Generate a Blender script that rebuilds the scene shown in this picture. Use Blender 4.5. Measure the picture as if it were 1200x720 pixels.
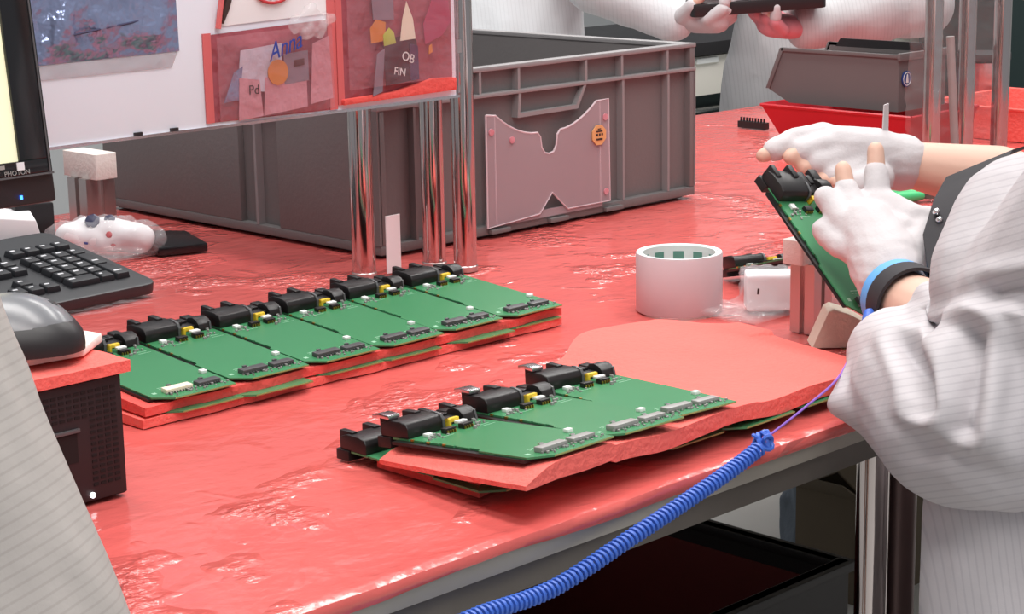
import bpy, bmesh, math, random
from mathutils import Vector as V, Matrix, noise

for _o in list(bpy.data.objects):
    bpy.data.objects.remove(_o)
scene = bpy.context.scene
COL = scene.collection
random.seed(7)

# ------------------------------------------------------------------ camera
cam_d = bpy.data.cameras.new('camera')
cam = bpy.data.objects.new('camera', cam_d)
COL.objects.link(cam)
fwd = V((0.68822107, 0.69180317, -0.21854091))
upv = V((0.16683241, 0.14224617, 0.97567053))
rgt = V((0.70605857, -0.70793672, -0.01751838))
cam.matrix_world = Matrix(((rgt.x, upv.x, -fwd.x, 0), (rgt.y, upv.y, -fwd.y, 0), (rgt.z, upv.z, -fwd.z, 1.27), (0, 0, 0, 1)))
cam_d.sensor_width = 36.0
cam_d.lens = 2310.1 / 1200 * 36.0
cam_d.clip_start = 0.05
scene.camera = cam

# ------------------------------------------------------------------ light
world = bpy.data.worlds.new('world')
scene.world = world
world.use_nodes = True
bg = world.node_tree.nodes['Background']
bg.inputs[0].default_value = (0.92, 0.95, 1.0, 1)
bg.inputs[1].default_value = 0.38

def area(name, loc, size, power, color=(1, 0.97, 0.94)):
    l = bpy.data.lights.new(name, 'AREA')
    l.shape = 'RECTANGLE'
    l.size, l.size_y = size
    l.energy = power
    l.color = color
    o = bpy.data.objects.new(name, l)
    o.location = loc
    COL.objects.link(o)
    return o
area('ceiling_lamp', (1.0, 1.1, 2.75), (0.35, 2.6), 46)
area('ceiling_lamp', (2.4, 1.9, 2.75), (0.35, 2.6), 50)
area('ceiling_lamp', (3.9, 2.4, 2.75), (0.35, 2.6), 54)
area('ceiling_lamp', (0.2, -0.6, 2.75), (0.35, 2.6), 40)
scene.view_settings.view_transform = 'Standard'
scene.view_settings.look = 'None'
scene.view_settings.exposure = -0.12
scene.view_settings.gamma = 1.0
scene.view_settings.use_curve_mapping = False

# ------------------------------------------------------------------ materials
def srgb(r, g, b):
    f = lambda c: (c / 255 / 12.92) if c / 255 <= 0.04045 else ((c / 255 + 0.055) / 1.055) ** 2.4
    return (f(r), f(g), f(b), 1)

MATS = {}
def mat(name, col, rough=0.5, metal=0.0, spec=0.5, bump=0.0, bscale=60.0, var=0.0, vscale=8.0, alpha=1.0,
        trans=0.0, emit=None, estr=0.0, coat=0.0, sheen=0.0, bdetail=3.0, ior=1.45):
    m = bpy.data.materials.new(name)
    m.use_nodes = True
    nt = m.node_tree
    b = nt.nodes['Principled BSDF']
    b.inputs['Base Color'].default_value = col
    b.inputs['Roughness'].default_value = rough
    b.inputs['Metallic'].default_value = metal
    b.inputs['Specular IOR Level'].default_value = spec
    b.inputs['Alpha'].default_value = alpha
    b.inputs['Transmission Weight'].default_value = trans
    b.inputs['IOR'].default_value = ior
    b.inputs['Coat Weight'].default_value = coat
    b.inputs['Sheen Weight'].default_value = sheen
    if emit:
        b.inputs['Emission Color'].default_value = emit
        b.inputs['Emission Strength'].default_value = estr
    tc = nt.nodes.new('ShaderNodeTexCoord')
    if bump > 0:
        n = nt.nodes.new('ShaderNodeTexNoise')
        n.inputs['Scale'].default_value = bscale
        n.inputs['Detail'].default_value = bdetail
        bp = nt.nodes.new('ShaderNodeBump')
        bp.inputs['Strength'].default_value = bump
        bp.inputs['Distance'].default_value = 0.01
        nt.links.new(tc.outputs['Object'], n.inputs['Vector'])
        nt.links.new(n.outputs['Fac'], bp.inputs['Height'])
        nt.links.new(bp.outputs['Normal'], b.inputs['Normal'])
    if var > 0:
        n2 = nt.nodes.new('ShaderNodeTexNoise')
        n2.inputs['Scale'].default_value = vscale
        n2.inputs['Detail'].default_value = 4
        mx = nt.nodes.new('ShaderNodeMix')
        mx.data_type = 'RGBA'
        mx.inputs['A'].default_value = [c * (1 - var) for c in col[:3]] + [1]
        mx.inputs['B'].default_value = [min(1, c * (1 + var)) for c in col[:3]] + [1]
        nt.links.new(tc.outputs['Object'], n2.inputs['Vector'])
        nt.links.new(n2.outputs['Fac'], mx.inputs['Factor'])
        nt.links.new(mx.outputs['Result'], b.inputs['Base Color'])
    MATS[name] = m
    return m

def stripe_mat(name, col, col2, direction, period, rough=0.8, bump=0.25):
    m = mat(name, col, rough, spec=0.2)
    nt = m.node_tree
    b = nt.nodes['Principled BSDF']
    tc = nt.nodes.new('ShaderNodeTexCoord')
    d = nt.nodes.new('ShaderNodeVectorMath'); d.operation = 'DOT_PRODUCT'
    dv = V(direction).normalized() / period
    d.inputs[1].default_value = dv
    fr = nt.nodes.new('ShaderNodeMath'); fr.operation = 'FRACT'
    rp = nt.nodes.new('ShaderNodeValToRGB')
    e = rp.color_ramp.elements
    e[0].position = 0.0; e[0].color = col2
    e[1].position = 0.16; e[1].color = col2
    for p in (0.24, 0.94):
        x = rp.color_ramp.elements.new(p); x.color = col
    x = rp.color_ramp.elements.new(1.0); x.color = col2
    n = nt.nodes.new('ShaderNodeTexNoise'); n.inputs['Scale'].default_value = 55; n.inputs['Detail'].default_value = 5
    bp = nt.nodes.new('ShaderNodeBump'); bp.inputs['Strength'].default_value = bump; bp.inputs['Distance'].default_value = 0.004
    L = nt.links.new
    L(tc.outputs['Object'], d.inputs[0]); L(d.outputs['Value'], fr.inputs[0]); L(fr.outputs[0], rp.inputs[0])
    L(rp.outputs[0], b.inputs['Base Color'])
    L(tc.outputs['Object'], n.inputs['Vector']); L(n.outputs['Fac'], bp.inputs['Height']); L(bp.outputs['Normal'], b.inputs['Normal'])
    return m

# the red film: glossy thin plastic with long crumples
def film_mat():
    m = mat('red_film', srgb(208, 96, 92), 0.15, spec=0.6)
    nt = m.node_tree
    b = nt.nodes['Principled BSDF']
    L = nt.links.new
    tc = nt.nodes.new('ShaderNodeTexCoord')
    mp = nt.nodes.new('ShaderNodeMapping')
    mp.inputs['Scale'].default_value = (1.0, 1.4, 1.0)
    mp.inputs['Rotation'].default_value = (0, 0, 0.25)
    n1 = nt.nodes.new('ShaderNodeTexNoise'); n1.inputs['Scale'].default_value = 6; n1.inputs['Detail'].default_value = 3; n1.inputs['Distortion'].default_value = 0.6
    n2 = nt.nodes.new('ShaderNodeTexVoronoi'); n2.inputs['Scale'].default_value = 26
    n2.feature = 'DISTANCE_TO_EDGE'
    n3 = nt.nodes.new('ShaderNodeTexNoise'); n3.inputs['Scale'].default_value = 70; n3.inputs['Detail'].default_value = 3
    a = nt.nodes.new('ShaderNodeMath'); a.operation = 'MULTIPLY'; a.inputs[1].default_value = 1.0
    c = nt.nodes.new('ShaderNodeMath'); c.operation = 'MULTIPLY_ADD'; c.inputs[1].default_value = 0.25
    c2 = nt.nodes.new('ShaderNodeMath'); c2.operation = 'MULTIPLY_ADD'; c2.inputs[1].default_value = 0.16
    bp = nt.nodes.new('ShaderNodeBump'); bp.inputs['Strength'].default_value = 0.32; bp.inputs['Distance'].default_value = 0.012
    L(tc.outputs['Object'], mp.inputs[0])
    for n in (n1, n2, n3):
        L(mp.outputs[0], n.inputs['Vector'])
    L(n1.outputs['Fac'], a.inputs[0])
    L(n2.outputs['Distance'], c.inputs[0]); L(a.outputs[0], c.inputs[2])
    L(n3.outputs['Fac'], c2.inputs[0]); L(c.outputs[0], c2.inputs[2])
    L(c2.outputs[0], bp.inputs['Height']); L(bp.outputs['Normal'], b.inputs['Normal'])
    # sharp sparse creases
    ns = nt.nodes.new('ShaderNodeTexNoise'); ns.inputs['Scale'].default_value = 5; ns.inputs['Detail'].default_value = 2
    vd = nt.nodes.new('ShaderNodeVectorMath'); vd.operation = 'MULTIPLY_ADD'; vd.inputs[1].default_value = (0.25, 0.25, 0.0)
    vo = nt.nodes.new('ShaderNodeTexVoronoi'); vo.feature = 'DISTANCE_TO_EDGE'; vo.inputs['Scale'].default_value = 8
    r1 = nt.nodes.new('ShaderNodeMapRange'); r1.inputs['From Min'].default_value = 0.0; r1.inputs['From Max'].default_value = 0.05; r1.inputs['To Min'].default_value = 1; r1.inputs['To Max'].default_value = 0
    nm = nt.nodes.new('ShaderNodeTexNoise'); nm.inputs['Scale'].default_value = 11; nm.inputs['Detail'].default_value = 3
    r2 = nt.nodes.new('ShaderNodeMapRange'); r2.inputs['From Min'].default_value = 0.54; r2.inputs['From Max'].default_value = 0.70
    mu = nt.nodes.new('ShaderNodeMath'); mu.operation = 'MULTIPLY'
    bp2 = nt.nodes.new('ShaderNodeBump'); bp2.inputs['Strength'].default_value = 0.5; bp2.inputs['Distance'].default_value = 0.003
    L(tc.outputs['Object'], ns.inputs['Vector']); L(ns.outputs['Color'], vd.inputs[0]); L(tc.outputs['Object'], vd.inputs[2])
    L(vd.outputs[0], vo.inputs['Vector']); L(vo.outputs['Distance'], r1.inputs['Value']); L(tc.outputs['Object'], nm.inputs['Vector'])
    L(nm.outputs['Fac'], r2.inputs['Value']); L(r1.outputs[0], mu.inputs[0]); L(r2.outputs[0], mu.inputs[1])
    nf = nt.nodes.new('ShaderNodeTexNoise'); nf.inputs['Scale'].default_value = 75; nf.inputs['Detail'].default_value = 2
    nk = nt.nodes.new('ShaderNodeTexNoise'); nk.inputs['Scale'].default_value = 7; nk.inputs['Detail'].default_value = 3
    r3 = nt.nodes.new('ShaderNodeMapRange'); r3.inputs['From Min'].default_value = 0.55; r3.inputs['From Max'].default_value = 0.68
    m3 = nt.nodes.new('ShaderNodeMath'); m3.operation = 'MULTIPLY'
    bp3 = nt.nodes.new('ShaderNodeBump'); bp3.inputs['Strength'].default_value = 1.0; bp3.inputs['Distance'].default_value = 0.016
    L(mp.outputs[0], nf.inputs['Vector']); L(tc.outputs['Object'], nk.inputs['Vector']); L(nk.outputs['Fac'], r3.inputs['Value'])
    L(nf.outputs['Fac'], m3.inputs[0]); L(r3.outputs[0], m3.inputs[1]); L(m3.outputs[0], bp3.inputs['Height'])
    L(bp.outputs['Normal'], bp3.inputs['Normal'])
    L(mu.outputs[0], bp2.inputs['Height']); L(bp3.outputs['Normal'], bp2.inputs['Normal']); L(bp2.outputs['Normal'], b.inputs['Normal'])
    mx = nt.nodes.new('ShaderNodeMix'); mx.data_type = 'RGBA'
    mx.inputs['A'].default_value = srgb(200, 88, 86); mx.inputs['B'].default_value = srgb(222, 106, 100)
    L(n1.outputs['Fac'], mx.inputs['Factor']); L(mx.outputs['Result'], b.inputs['Base Color'])
    return m
film_mat()
mat('floor', srgb(205, 204, 200), 0.45, var=0.06, vscale=3)
mat('wall', srgb(205, 207, 208), 0.7, var=0.03, vscale=2)
mat('steel', srgb(168, 162, 152), 0.45, 0.35, var=0.15, vscale=14)
mat('dark_steel', srgb(104, 98, 92), 0.45, 0.35, var=0.2, vscale=14)
mat('chrome', srgb(198, 188, 186), 0.10, 1.0)
mat('alu', srgb(205, 196, 194), 0.28, 0.9)
mat('alu_dark', srgb(98, 78, 76), 0.4, 0.6)
mat('foam_red', srgb(244, 114, 106), 0.85, spec=0.15, bump=0.3, bscale=160, var=0.07, vscale=20)
mat('foam_deep', srgb(228, 92, 86), 0.8, spec=0.2, bump=0.3, bscale=160, var=0.08, vscale=20)
mat('foam_white', srgb(236, 226, 220), 0.8, spec=0.2, bump=0.15, bscale=220)
mat('foam_cream', srgb(236, 222, 204), 0.8, spec=0.2, bump=0.15, bscale=220)
mat('grey_plastic', srgb(114, 110, 110), 0.5, spec=0.4, bump=0.06, bscale=200, var=0.05, vscale=12)
mat('grey_rim', srgb(142, 139, 140), 0.45, spec=0.4)
mat('grey_bin', srgb(106, 102, 102), 0.5, spec=0.4, var=0.04)
mat('red_plastic', srgb(190, 26, 40), 0.35, spec=0.5)
mat('pocket', srgb(196, 178, 184), 0.22, alpha=0.45)
mat('pocket_edge', srgb(228, 212, 218), 0.3, alpha=0.8)
mat('sticker_orange', srgb(222, 168, 112), 0.6)
mat('print_dark', srgb(62, 44, 40), 0.7)
mat('print_red', srgb(190, 50, 56), 0.6)
mat('print_blue', srgb(44, 66, 150), 0.6)
mat('whiteboard', srgb(236, 241, 252), 0.32, spec=0.5)
mat('paper', srgb(240, 238, 240), 0.75)
mat('black_plastic', srgb(38, 36, 38), 0.42, spec=0.5)
mat('black_gloss', srgb(26, 27, 30), 0.16, spec=0.6)
mat('pc_black', srgb(46, 36, 38), 0.55, spec=0.4)
mat('pc_vent', srgb(20, 15, 16), 0.7)
mat('key_grey', srgb(50, 51, 55), 0.5)
mat('kbd_grey', srgb(60, 61, 64), 0.42)
mat('legend', srgb(225, 226, 230), 0.6)
mat('screen', srgb(240, 240, 205), 0.3, emit=srgb(238, 238, 200), estr=0.36)
mat('led_blue', (0.02, 0.08, 1, 1), 0.3, emit=(0.03, 0.16, 1, 1), estr=6)
mat('led_white', (1, 1, 1, 1), 0.3, emit=(0.9, 0.95, 1, 1), estr=3)
mat('mouse_top', srgb(118, 120, 124), 0.24, spec=0.6)
mat('pcb', srgb(66, 134, 90), 0.24, spec=0.5, var=0.04, vscale=30)
mat('pcb_edge', srgb(150, 150, 92), 0.6)
mat('pcb_dark', srgb(40, 62, 44), 0.35)
mat('connector_dark', srgb(78, 78, 80), 0.45, spec=0.5)
mat('connector_grey', srgb(150, 148, 146), 0.4, spec=0.5)
mat('connector_cream', srgb(238, 230, 206), 0.5)
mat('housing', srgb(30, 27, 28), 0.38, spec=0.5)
mat('housing_edge', srgb(86, 86, 88), 0.35, spec=0.6)
mat('silver', srgb(220, 220, 222), 0.2, 1.0)
mat('gold', srgb(212, 170, 84), 0.3, 0.9)
mat('yellow', srgb(226, 190, 52), 0.45)
mat('smd_white', srgb(232, 234, 232), 0.4)
mat('silk', srgb(150, 196, 166), 0.5)
mat('tape', srgb(206, 186, 190), 0.42, spec=0.45, var=0.04, vscale=25)
mat('tape_edge', srgb(226, 226, 228), 0.5)
mat('tape_core', srgb(214, 226, 224), 0.6)
mat('core_print', srgb(92, 142, 128), 0.6)
mat('clear_film', (0.7, 0.65, 0.65, 1), 0.05, spec=1.0, alpha=0.08, bump=1.0, bscale=30)
mat('clear_bag', (0.85, 0.84, 0.86, 1), 0.08, spec=1.0, alpha=0.20, bump=0.8, bscale=45)
mat('grey_film', srgb(205, 200, 205), 0.14, spec=0.8, alpha=0.36, bump=0.8, bscale=30)
mat('silver_bag', srgb(142, 154, 188), 0.2, 0.55, bump=1.0, bscale=34, var=0.2, vscale=16)
mat('pink_bag', srgb(168, 84, 94), 0.16, spec=0.8, alpha=0.80, bump=0.9, bscale=30, var=0.22, vscale=24)
mat('bag_front', srgb(205, 150, 160), 0.1, spec=1.0, alpha=0.13, bump=1.0, bscale=38)
mat('bag_edge', srgb(226, 112, 112), 0.3, alpha=0.85)
mat('bag_slip', srgb(200, 190, 204), 0.3, bump=0.4, bscale=50)
mat('bag_slip_pink', srgb(206, 142, 152), 0.3, bump=0.4, bscale=50)
mat('bag_slip_grey', srgb(128, 116, 128), 0.4)
mat('orange', srgb(214, 132, 52), 0.6)
mat('lime', srgb(186, 198, 84), 0.5)
mat('magenta', srgb(170, 62, 92), 0.4)
mat('navy', srgb(52, 52, 84), 0.4)
mat('blue_cord', srgb(66, 108, 204), 0.35)
mat('violet_wire', srgb(140, 96, 190), 0.4)
mat('blue_band', srgb(96, 164, 226), 0.6)
mat('black_cloth', srgb(44, 42, 46), 0.75)
mat('glove', srgb(200, 195, 197), 0.85, spec=0.15, bump=0.08, bscale=300)
mat('skin', srgb(212, 174, 156), 0.5, spec=0.35, var=0.06, vscale=30)
mat('hair', srgb(30, 24, 22), 0.6)
mat('pink_glove', srgb(206, 128, 136), 0.6)
mat('green_grip', srgb(72, 190, 120), 0.4)
mat('crate_black', srgb(30, 24, 24), 0.5)
mat('crate_red', srgb(104, 34, 32), 0.6)
mat('cardboard', srgb(96, 84, 68), 0.8, var=0.1)
mat('blue_cloth', srgb(112, 122, 134), 0.8, bump=0.5, bscale=30, var=0.15)
mat('cabinet', srgb(226, 222, 212), 0.5)
mat('dark_green', srgb(34, 48, 48), 0.5)
mat('logo_blue', srgb(34, 62, 128), 0.4)
mat('trousers', srgb(70, 74, 84), 0.85)
stripe_mat('coat_sleeve', srgb(196, 191, 194), srgb(186, 181, 185), (0.12, 0.35, 1.0), 0.0056)
stripe_mat('coat_body', srgb(196, 191, 194), srgb(187, 182, 186), (0.72, -0.7, 0.12), 0.0056)
stripe_mat('coat_left_shaded', srgb(168, 162, 158), srgb(160, 154, 150), (-0.25, 0.4, 1.0), 0.0062)  # base colour lowered so the shadow on this coat is painted in
stripe_mat('coat_far', srgb(192, 191, 193), srgb(184, 183, 185), (0.7, -0.7, 0.1), 0.008)
stripe_mat('coat_white', srgb(220, 223, 226), srgb(214, 217, 220), (0.7, -0.7, 0.1), 0.008)

# ------------------------------------------------------------------ mesh helpers
class MB:
    def __init__(s):
        s.v, s.f = [], []
    def add(s, vs, fs, mx=None):
        o = len(s.v)
        s.v += [tuple(mx @ V(p)) if mx else tuple(p) for p in vs]
        s.f += [tuple(i + o for i in f) for f in fs]
        return s
    def box(s, a, b, mx=None):
        x0, y0, z0 = a; x1, y1, z1 = b
        return s.add([(x0, y0, z0), (x1, y0, z0), (x1, y1, z0), (x0, y1, z0), (x0, y0, z1), (x1, y0, z1), (x1, y1, z1), (x0, y1, z1)],
                     [(0, 3, 2, 1), (4, 5, 6, 7), (0, 1, 5, 4), (1, 2, 6, 5), (2, 3, 7, 6), (3, 0, 4, 7)], mx)
    def prism(s, poly, z0, z1, mx=None):
        n = len(poly)
        vs = [(x, y, z0) for x, y in poly] + [(x, y, z1) for x, y in poly]
        fs = [tuple(range(n - 1, -1, -1)), tuple(range(n, 2 * n))] + [(i, (i + 1) % n, (i + 1) % n + n, i + n) for i in range(n)]
        return s.add(vs, fs, mx)
    def prism_xz(s, poly, y0, y1):           # outline in x,z extruded along y
        return s.prism(poly, -y1, -y0, Matrix(((1, 0, 0, 0), (0, 0, -1, 0), (0, 1, 0, 0), (0, 0, 0, 1))))
    def prism_yz(s, poly, x0, x1):
        return s.prism(poly, x0, x1, Matrix(((0, 0, 1, 0), (1, 0, 0, 0), (0, 1, 0, 0), (0, 0, 0, 1))))
    def lathe(s, prof, c=(0, 0, 0), seg=40, mx=None):
        n = len(prof); vs = []; fs = []
        for k in range(seg):
            a = 2 * math.pi * k / seg
            vs += [(c[0] + r * math.cos(a), c[1] + r * math.sin(a), c[2] + z) for r, z in prof]
        for k in range(seg):
            k2 = (k + 1) % seg
            for i in range(n - 1):
                fs.append((k * n + i, k2 * n + i, k2 * n + i + 1, k * n + i + 1))
        return s.add(vs, fs, mx)
    def tube(s, pts, r, seg=8, cap=True):
        pts = [V(p) for p in pts]; n = len(pts)
        rr = r if isinstance(r, (list, tuple)) else [r] * n
        vs = []; fs = []
        t = (pts[1] - pts[0]).normalized()
        nrm = t.orthogonal().normalized()
        for i, p in enumerate(pts):
            t = (pts[min(i + 1, n - 1)] - pts[max(i - 1, 0)]).normalized()
            nrm = (nrm - t * nrm.dot(t)).normalized()
            bn = t.cross(nrm)
            for k in range(seg):
                a = 2 * math.pi * k / seg
                vs.append(p + (nrm * math.cos(a) + bn * math.sin(a)) * rr[i])
        for i in range(n - 1):
            for k in range(seg):
                k2 = (k + 1) % seg
                fs.append((i * seg + k, i * seg + k2, (i + 1) * seg + k2, (i + 1) * seg + k))
        if cap:
            fs.append(tuple(range(seg - 1, -1, -1)))
            fs.append(tuple((n - 1) * seg + k for k in range(seg)))
        return s.add(vs, fs)
    def capsule(s, p0, r0, p1, r1, n=None, fac=1.0, seg=16):
        p0, p1 = V(p0), V(p1)
        ax = p1 - p0
        L = ax.length
        ax = ax.normalized() if L > 1e-6 else V((0, 0, 1))
        u = V(n) if n else ax.orthogonal()
        u = (u - ax * u.dot(ax)).normalized()
        w = ax.cross(u)
        rings = []
        for k in range(1, 5):
            a = math.pi / 2 * k / 4
            rings.append((p0 - ax * r0 * math.cos(a), r0 * math.sin(a)))
        for k in range(0, 4):
            a = math.pi / 2 * k / 4
            rings.append((p1 + ax * r1 * math.sin(a), r1 * math.cos(a)))
        vs = []; fs = []
        for c, r in rings:
            for k in range(seg):
                a = 2 * math.pi * k / seg
                vs.append(c + u * (math.cos(a) * r * fac) + w * (math.sin(a) * r))
        m = len(rings)
        for i in range(m - 1):
            for k in range(seg):
                k2 = (k + 1) % seg
                fs.append((i * seg + k, i * seg + k2, (i + 1) * seg + k2, (i + 1) * seg + k))
        vs.append(p0 - ax * r0); vs.append(p1 + ax * r1)
        a0, a1 = len(vs) - 2, len(vs) - 1
        for k in range(seg):
            fs.append((a0, (k + 1) % seg, k))
            fs.append((a1, (m - 1) * seg + k, (m - 1) * seg + (k + 1) % seg))
        return s.add(vs, fs)
    def mesh(s, name, m, bevel=0.0, smooth=False, bseg=2):
        me = bpy.data.meshes.new(name)
        me.from_pydata(s.v, [], s.f)
        bm = bmesh.new(); bm.from_mesh(me)
        bmesh.ops.recalc_face_normals(bm, faces=bm.faces)
        if bevel > 0:
            es = [e for e in bm.edges if len(e.link_faces) == 2 and e.calc_face_angle(0) > 0.5]
            bmesh.ops.bevel(bm, geom=es, offset=bevel, segments=bseg, profile=0.6, affect='EDGES', clamp_overlap=True)
        if smooth or bevel > 0:
            for f in bm.faces: f.smooth = True
            for e in bm.edges:
                if len(e.link_faces) == 2 and e.calc_face_angle(0) > (0.9 if bevel > 0 else 0.7):
                    e.smooth = False
        bm.to_mesh(me); bm.free()
        me.materials.append(MATS[m])
        return me
    def build(s, name, m, parent=None, loc=None, rot=None, **k):
        return link(name, s.mesh(name, m, **k), parent, loc, rot)

def link(name, me, parent=None, loc=None, rot=None):
    o = bpy.data.objects.new(name, me)
    COL.objects.link(o)
    if parent: o.parent = parent
    if loc is not None: o.location = loc
    if rot is not None: o.rotation_euler = rot
    return o

def tag(o, label, cat, group=None):
    o['label'] = label; o['category'] = cat
    if group: o['group'] = group
    return o

def thing(name, label, cat, loc=(0, 0, 0), rot=(0, 0, 0), group=None):
    o = bpy.data.objects.new(name, None)
    o.empty_display_size = 0.05
    COL.objects.link(o)
    o.location = loc; o.rotation_euler = rot
    return tag(o, label, cat, group)

def struct(o):
    o['kind'] = 'structure'
    return o

def text(body, name, m, parent, loc, rot, size, extrude=0.0002, shear=0.0, sx=1.0):
    cu = bpy.data.curves.new(name, 'FONT')
    cu.body = body; cu.size = size; cu.extrude = extrude; cu.shear = shear
    t = bpy.data.objects.new(name, cu)
    COL.objects.link(t)
    bpy.context.view_layer.update()
    me = bpy.data.meshes.new_from_object(t.evaluated_get(bpy.context.evaluated_depsgraph_get()))
    bpy.data.objects.remove(t)
    me.materials.clear(); me.materials.append(MATS[m])
    o = link(name, me, parent, loc, rot)
    o.scale = (sx, 1, 1)
    return o

def blob(name, mb, voxel, m, parent=None, smooth=4, disp=None):
    """closed shapes fused into one continuous surface"""
    me = mb.mesh(name, m)
    t = bpy.data.objects.new(name, me)
    COL.objects.link(t)
    r = t.modifiers.new('r', 'REMESH'); r.mode = 'VOXEL'; r.voxel_size = voxel; r.use_smooth_shade = True
    s = t.modifiers.new('s', 'SMOOTH'); s.iterations = smooth; s.factor = 0.6
    bpy.context.view_layer.update()
    me2 = bpy.data.meshes.new_from_object(t.evaluated_get(bpy.context.evaluated_depsgraph_get()))
    bpy.data.objects.remove(t)
    if disp:
        ns = [v.normal.copy() for v in me2.vertices]
        for v, n in zip(me2.vertices, ns):
            v.co += n * disp(v.co, n)
    for p in me2.polygons: p.use_smooth = True
    me2.materials.clear(); me2.materials.append(MATS[m])
    return link(name, me2, parent)

def sheet(name, m, fn, nu, nv, thick, parent=None):
    """solid sheet: fn(u,v)->top point; bottom offset by thick along -z"""
    mb = MB(); vs = []; fs = []
    for j in range(nv + 1):
        for i in range(nu + 1):
            vs.append(V(fn(i / nu, j / nv)))
    N = len(vs)
    vs += [V((p.x, p.y, thick(p.x, p.y))) if callable(thick) else p - V((0, 0, thick)) for p in vs]
    q = lambda i, j: j * (nu + 1) + i
    for j in range(nv):
        for i in range(nu):
            a, b, c, d = q(i, j), q(i + 1, j), q(i + 1, j + 1), q(i, j + 1)
            fs.append((a, b, c, d)); fs.append((a + N, d + N, c + N, b + N))
    for i in range(nu):
        fs.append((q(i, 0), q(i, 0) + N, q(i + 1, 0) + N, q(i + 1, 0)))
        fs.append((q(i, nv), q(i + 1, nv), q(i + 1, nv) + N, q(i, nv) + N))
    for j in range(nv):
        fs.append((q(0, j), q(0, j + 1), q(0, j + 1) + N, q(0, j) + N))
        fs.append((q(nu, j), q(nu, j) + N, q(nu, j + 1) + N, q(nu, j + 1)))
    mb.add(vs, fs)
    return mb.build(name, m, parent, smooth=True)

def fold_board(name, m, outline, y, thick, wav, parent, cuts=14):
    """thin crumpled panel standing in the x-z plane; outline is a quad of (x,z)"""
    (a, b, c, d) = [V((p[0], 0, p[1])) for p in outline]
    mb = MB(); vs = []; fs = []
    n = cuts
    for s_ in (0, 1):
        for j in range(n + 1):
            for i in range(n + 1):
                u, w = i / n, j / n
                p = (a * (1 - u) + b * u) * (1 - w) + (d * (1 - u) + c * u) * w
                e = min(1, 6 * min(u, 1 - u, w, 1 - w))
                h = wav * e * (0.6 + noise.noise(V((p.x * 30, p.z * 30, y * 9))) + 0.5 * noise.noise(V((p.x * 80, p.z * 50, 3))))
                vs.append((p.x, y - (thick + max(0, h) if s_ == 0 else 0), p.z))
    N = (n + 1) ** 2
    q = lambda i, j: j * (n + 1) + i
    for j in range(n):
        for i in range(n):
            fs.append((q(i, j), q(i + 1, j), q(i + 1, j + 1), q(i, j + 1)))
            fs.append((q(i, j) + N, q(i, j + 1) + N, q(i + 1, j + 1) + N, q(i + 1, j) + N))
    for i in range(n):
        fs.append((q(i, 0), q(i, 0) + N, q(i + 1, 0) + N, q(i + 1, 0))); fs.append((q(i, n), q(i + 1, n), q(i + 1, n) + N, q(i, n) + N))
        fs.append((q(0, i), q(0, i + 1), q(0, i + 1) + N, q(0, i) + N)); fs.append((q(n, i), q(n, i) + N, q(n, i + 1) + N, q(n, i + 1)))
    mb.add(vs, fs)
    return mb.build(name, m, parent, smooth=True)

def round_rect(x0, y0, x1, y1, r, seg=5):
    out = []
    for cx, cy, a0 in ((x1 - r, y0 + r, -90), (x1 - r, y1 - r, 0), (x0 + r, y1 - r, 90), (x0 + r, y0 + r, 180)):
        for k in range(seg + 1):
            a = math.radians(a0 + 90 * k / seg)
            out.append((cx + r * math.cos(a), cy + r * math.sin(a)))
    return out

def slot_profile(w):
    h = w / 2; a = w * 0.10; d = w * 0.16
    q = [(-h, -h), (-a, -h), (-a, -h + d), (a, -h + d), (a, -h), (h, -h)]
    out = []
    for k in range(4):
        c, s = math.cos(k * math.pi / 2), math.sin(k * math.pi / 2)
        for x, y in q[:-1]:
            out.append((x * c - y * s, x * s + y * c))
    return out

TZ = 0.80

# ------------------------------------------------------------------ setting
struct(MB().box((-1.5, -1.6, -0.05), (7.0, 6.0, 0.0)).build('floor', 'floor'))
struct(MB().box((-1.5, 6.0, 0.0), (7.0, 6.1, 2.9)).build('wall_back', 'wall'))
struct(MB().box((7.0, -1.6, 0.0), (7.1, 6.1, 2.9)).build('wall_right', 'wall'))

# ------------------------------------------------------------------ workbench and its film
bench = thing('workbench', 'long steel workbench under the red plastic film', 'workbench', (2.0, 1.66, 0))
def bl(mb, name, m, **k):      # world coordinates -> part of the bench
    mb.v = [(x - 2.0, y - 1.66, z) for x, y, z in mb.v]
    return mb.build(name, m, bench, **k)
bl(MB().box((0.62, 0.957, 0.774), (3.45, 2.405, 0.797)), 'tabletop', 'steel', bevel=0.002)
bl(MB().box((0.62, 0.963, 0.752), (3.45, 0.993, 0.7735)), 'front_rail', 'dark_steel', bevel=0.001)
bl(MB().box((0.62, 2.33, 0.752), (3.45, 2.36, 0.7735)), 'back_rail', 'dark_steel', bevel=0.001)
for x, y in ((1.447, 0.99), (0.68, 0.99), (3.38, 0.99), (0.68, 2.32), (3.38, 2.32)):
    bl(MB().lathe([(0.0, 0), (0.024, 0), (0.024, 0.02), (0.0155, 0.02), (0.0155, 0.7515), (0, 0.7515)], (x, y, 0), 20), 'leg', 'chrome', smooth=True)
bl(MB().lathe([(0.0, 0.0), (0.0155, 0.0), (0.0155, 0.7515), (0, 0.7515)], (1.483, 0.985, 0), 20), 'leg', 'alu_dark', smooth=True)

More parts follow.
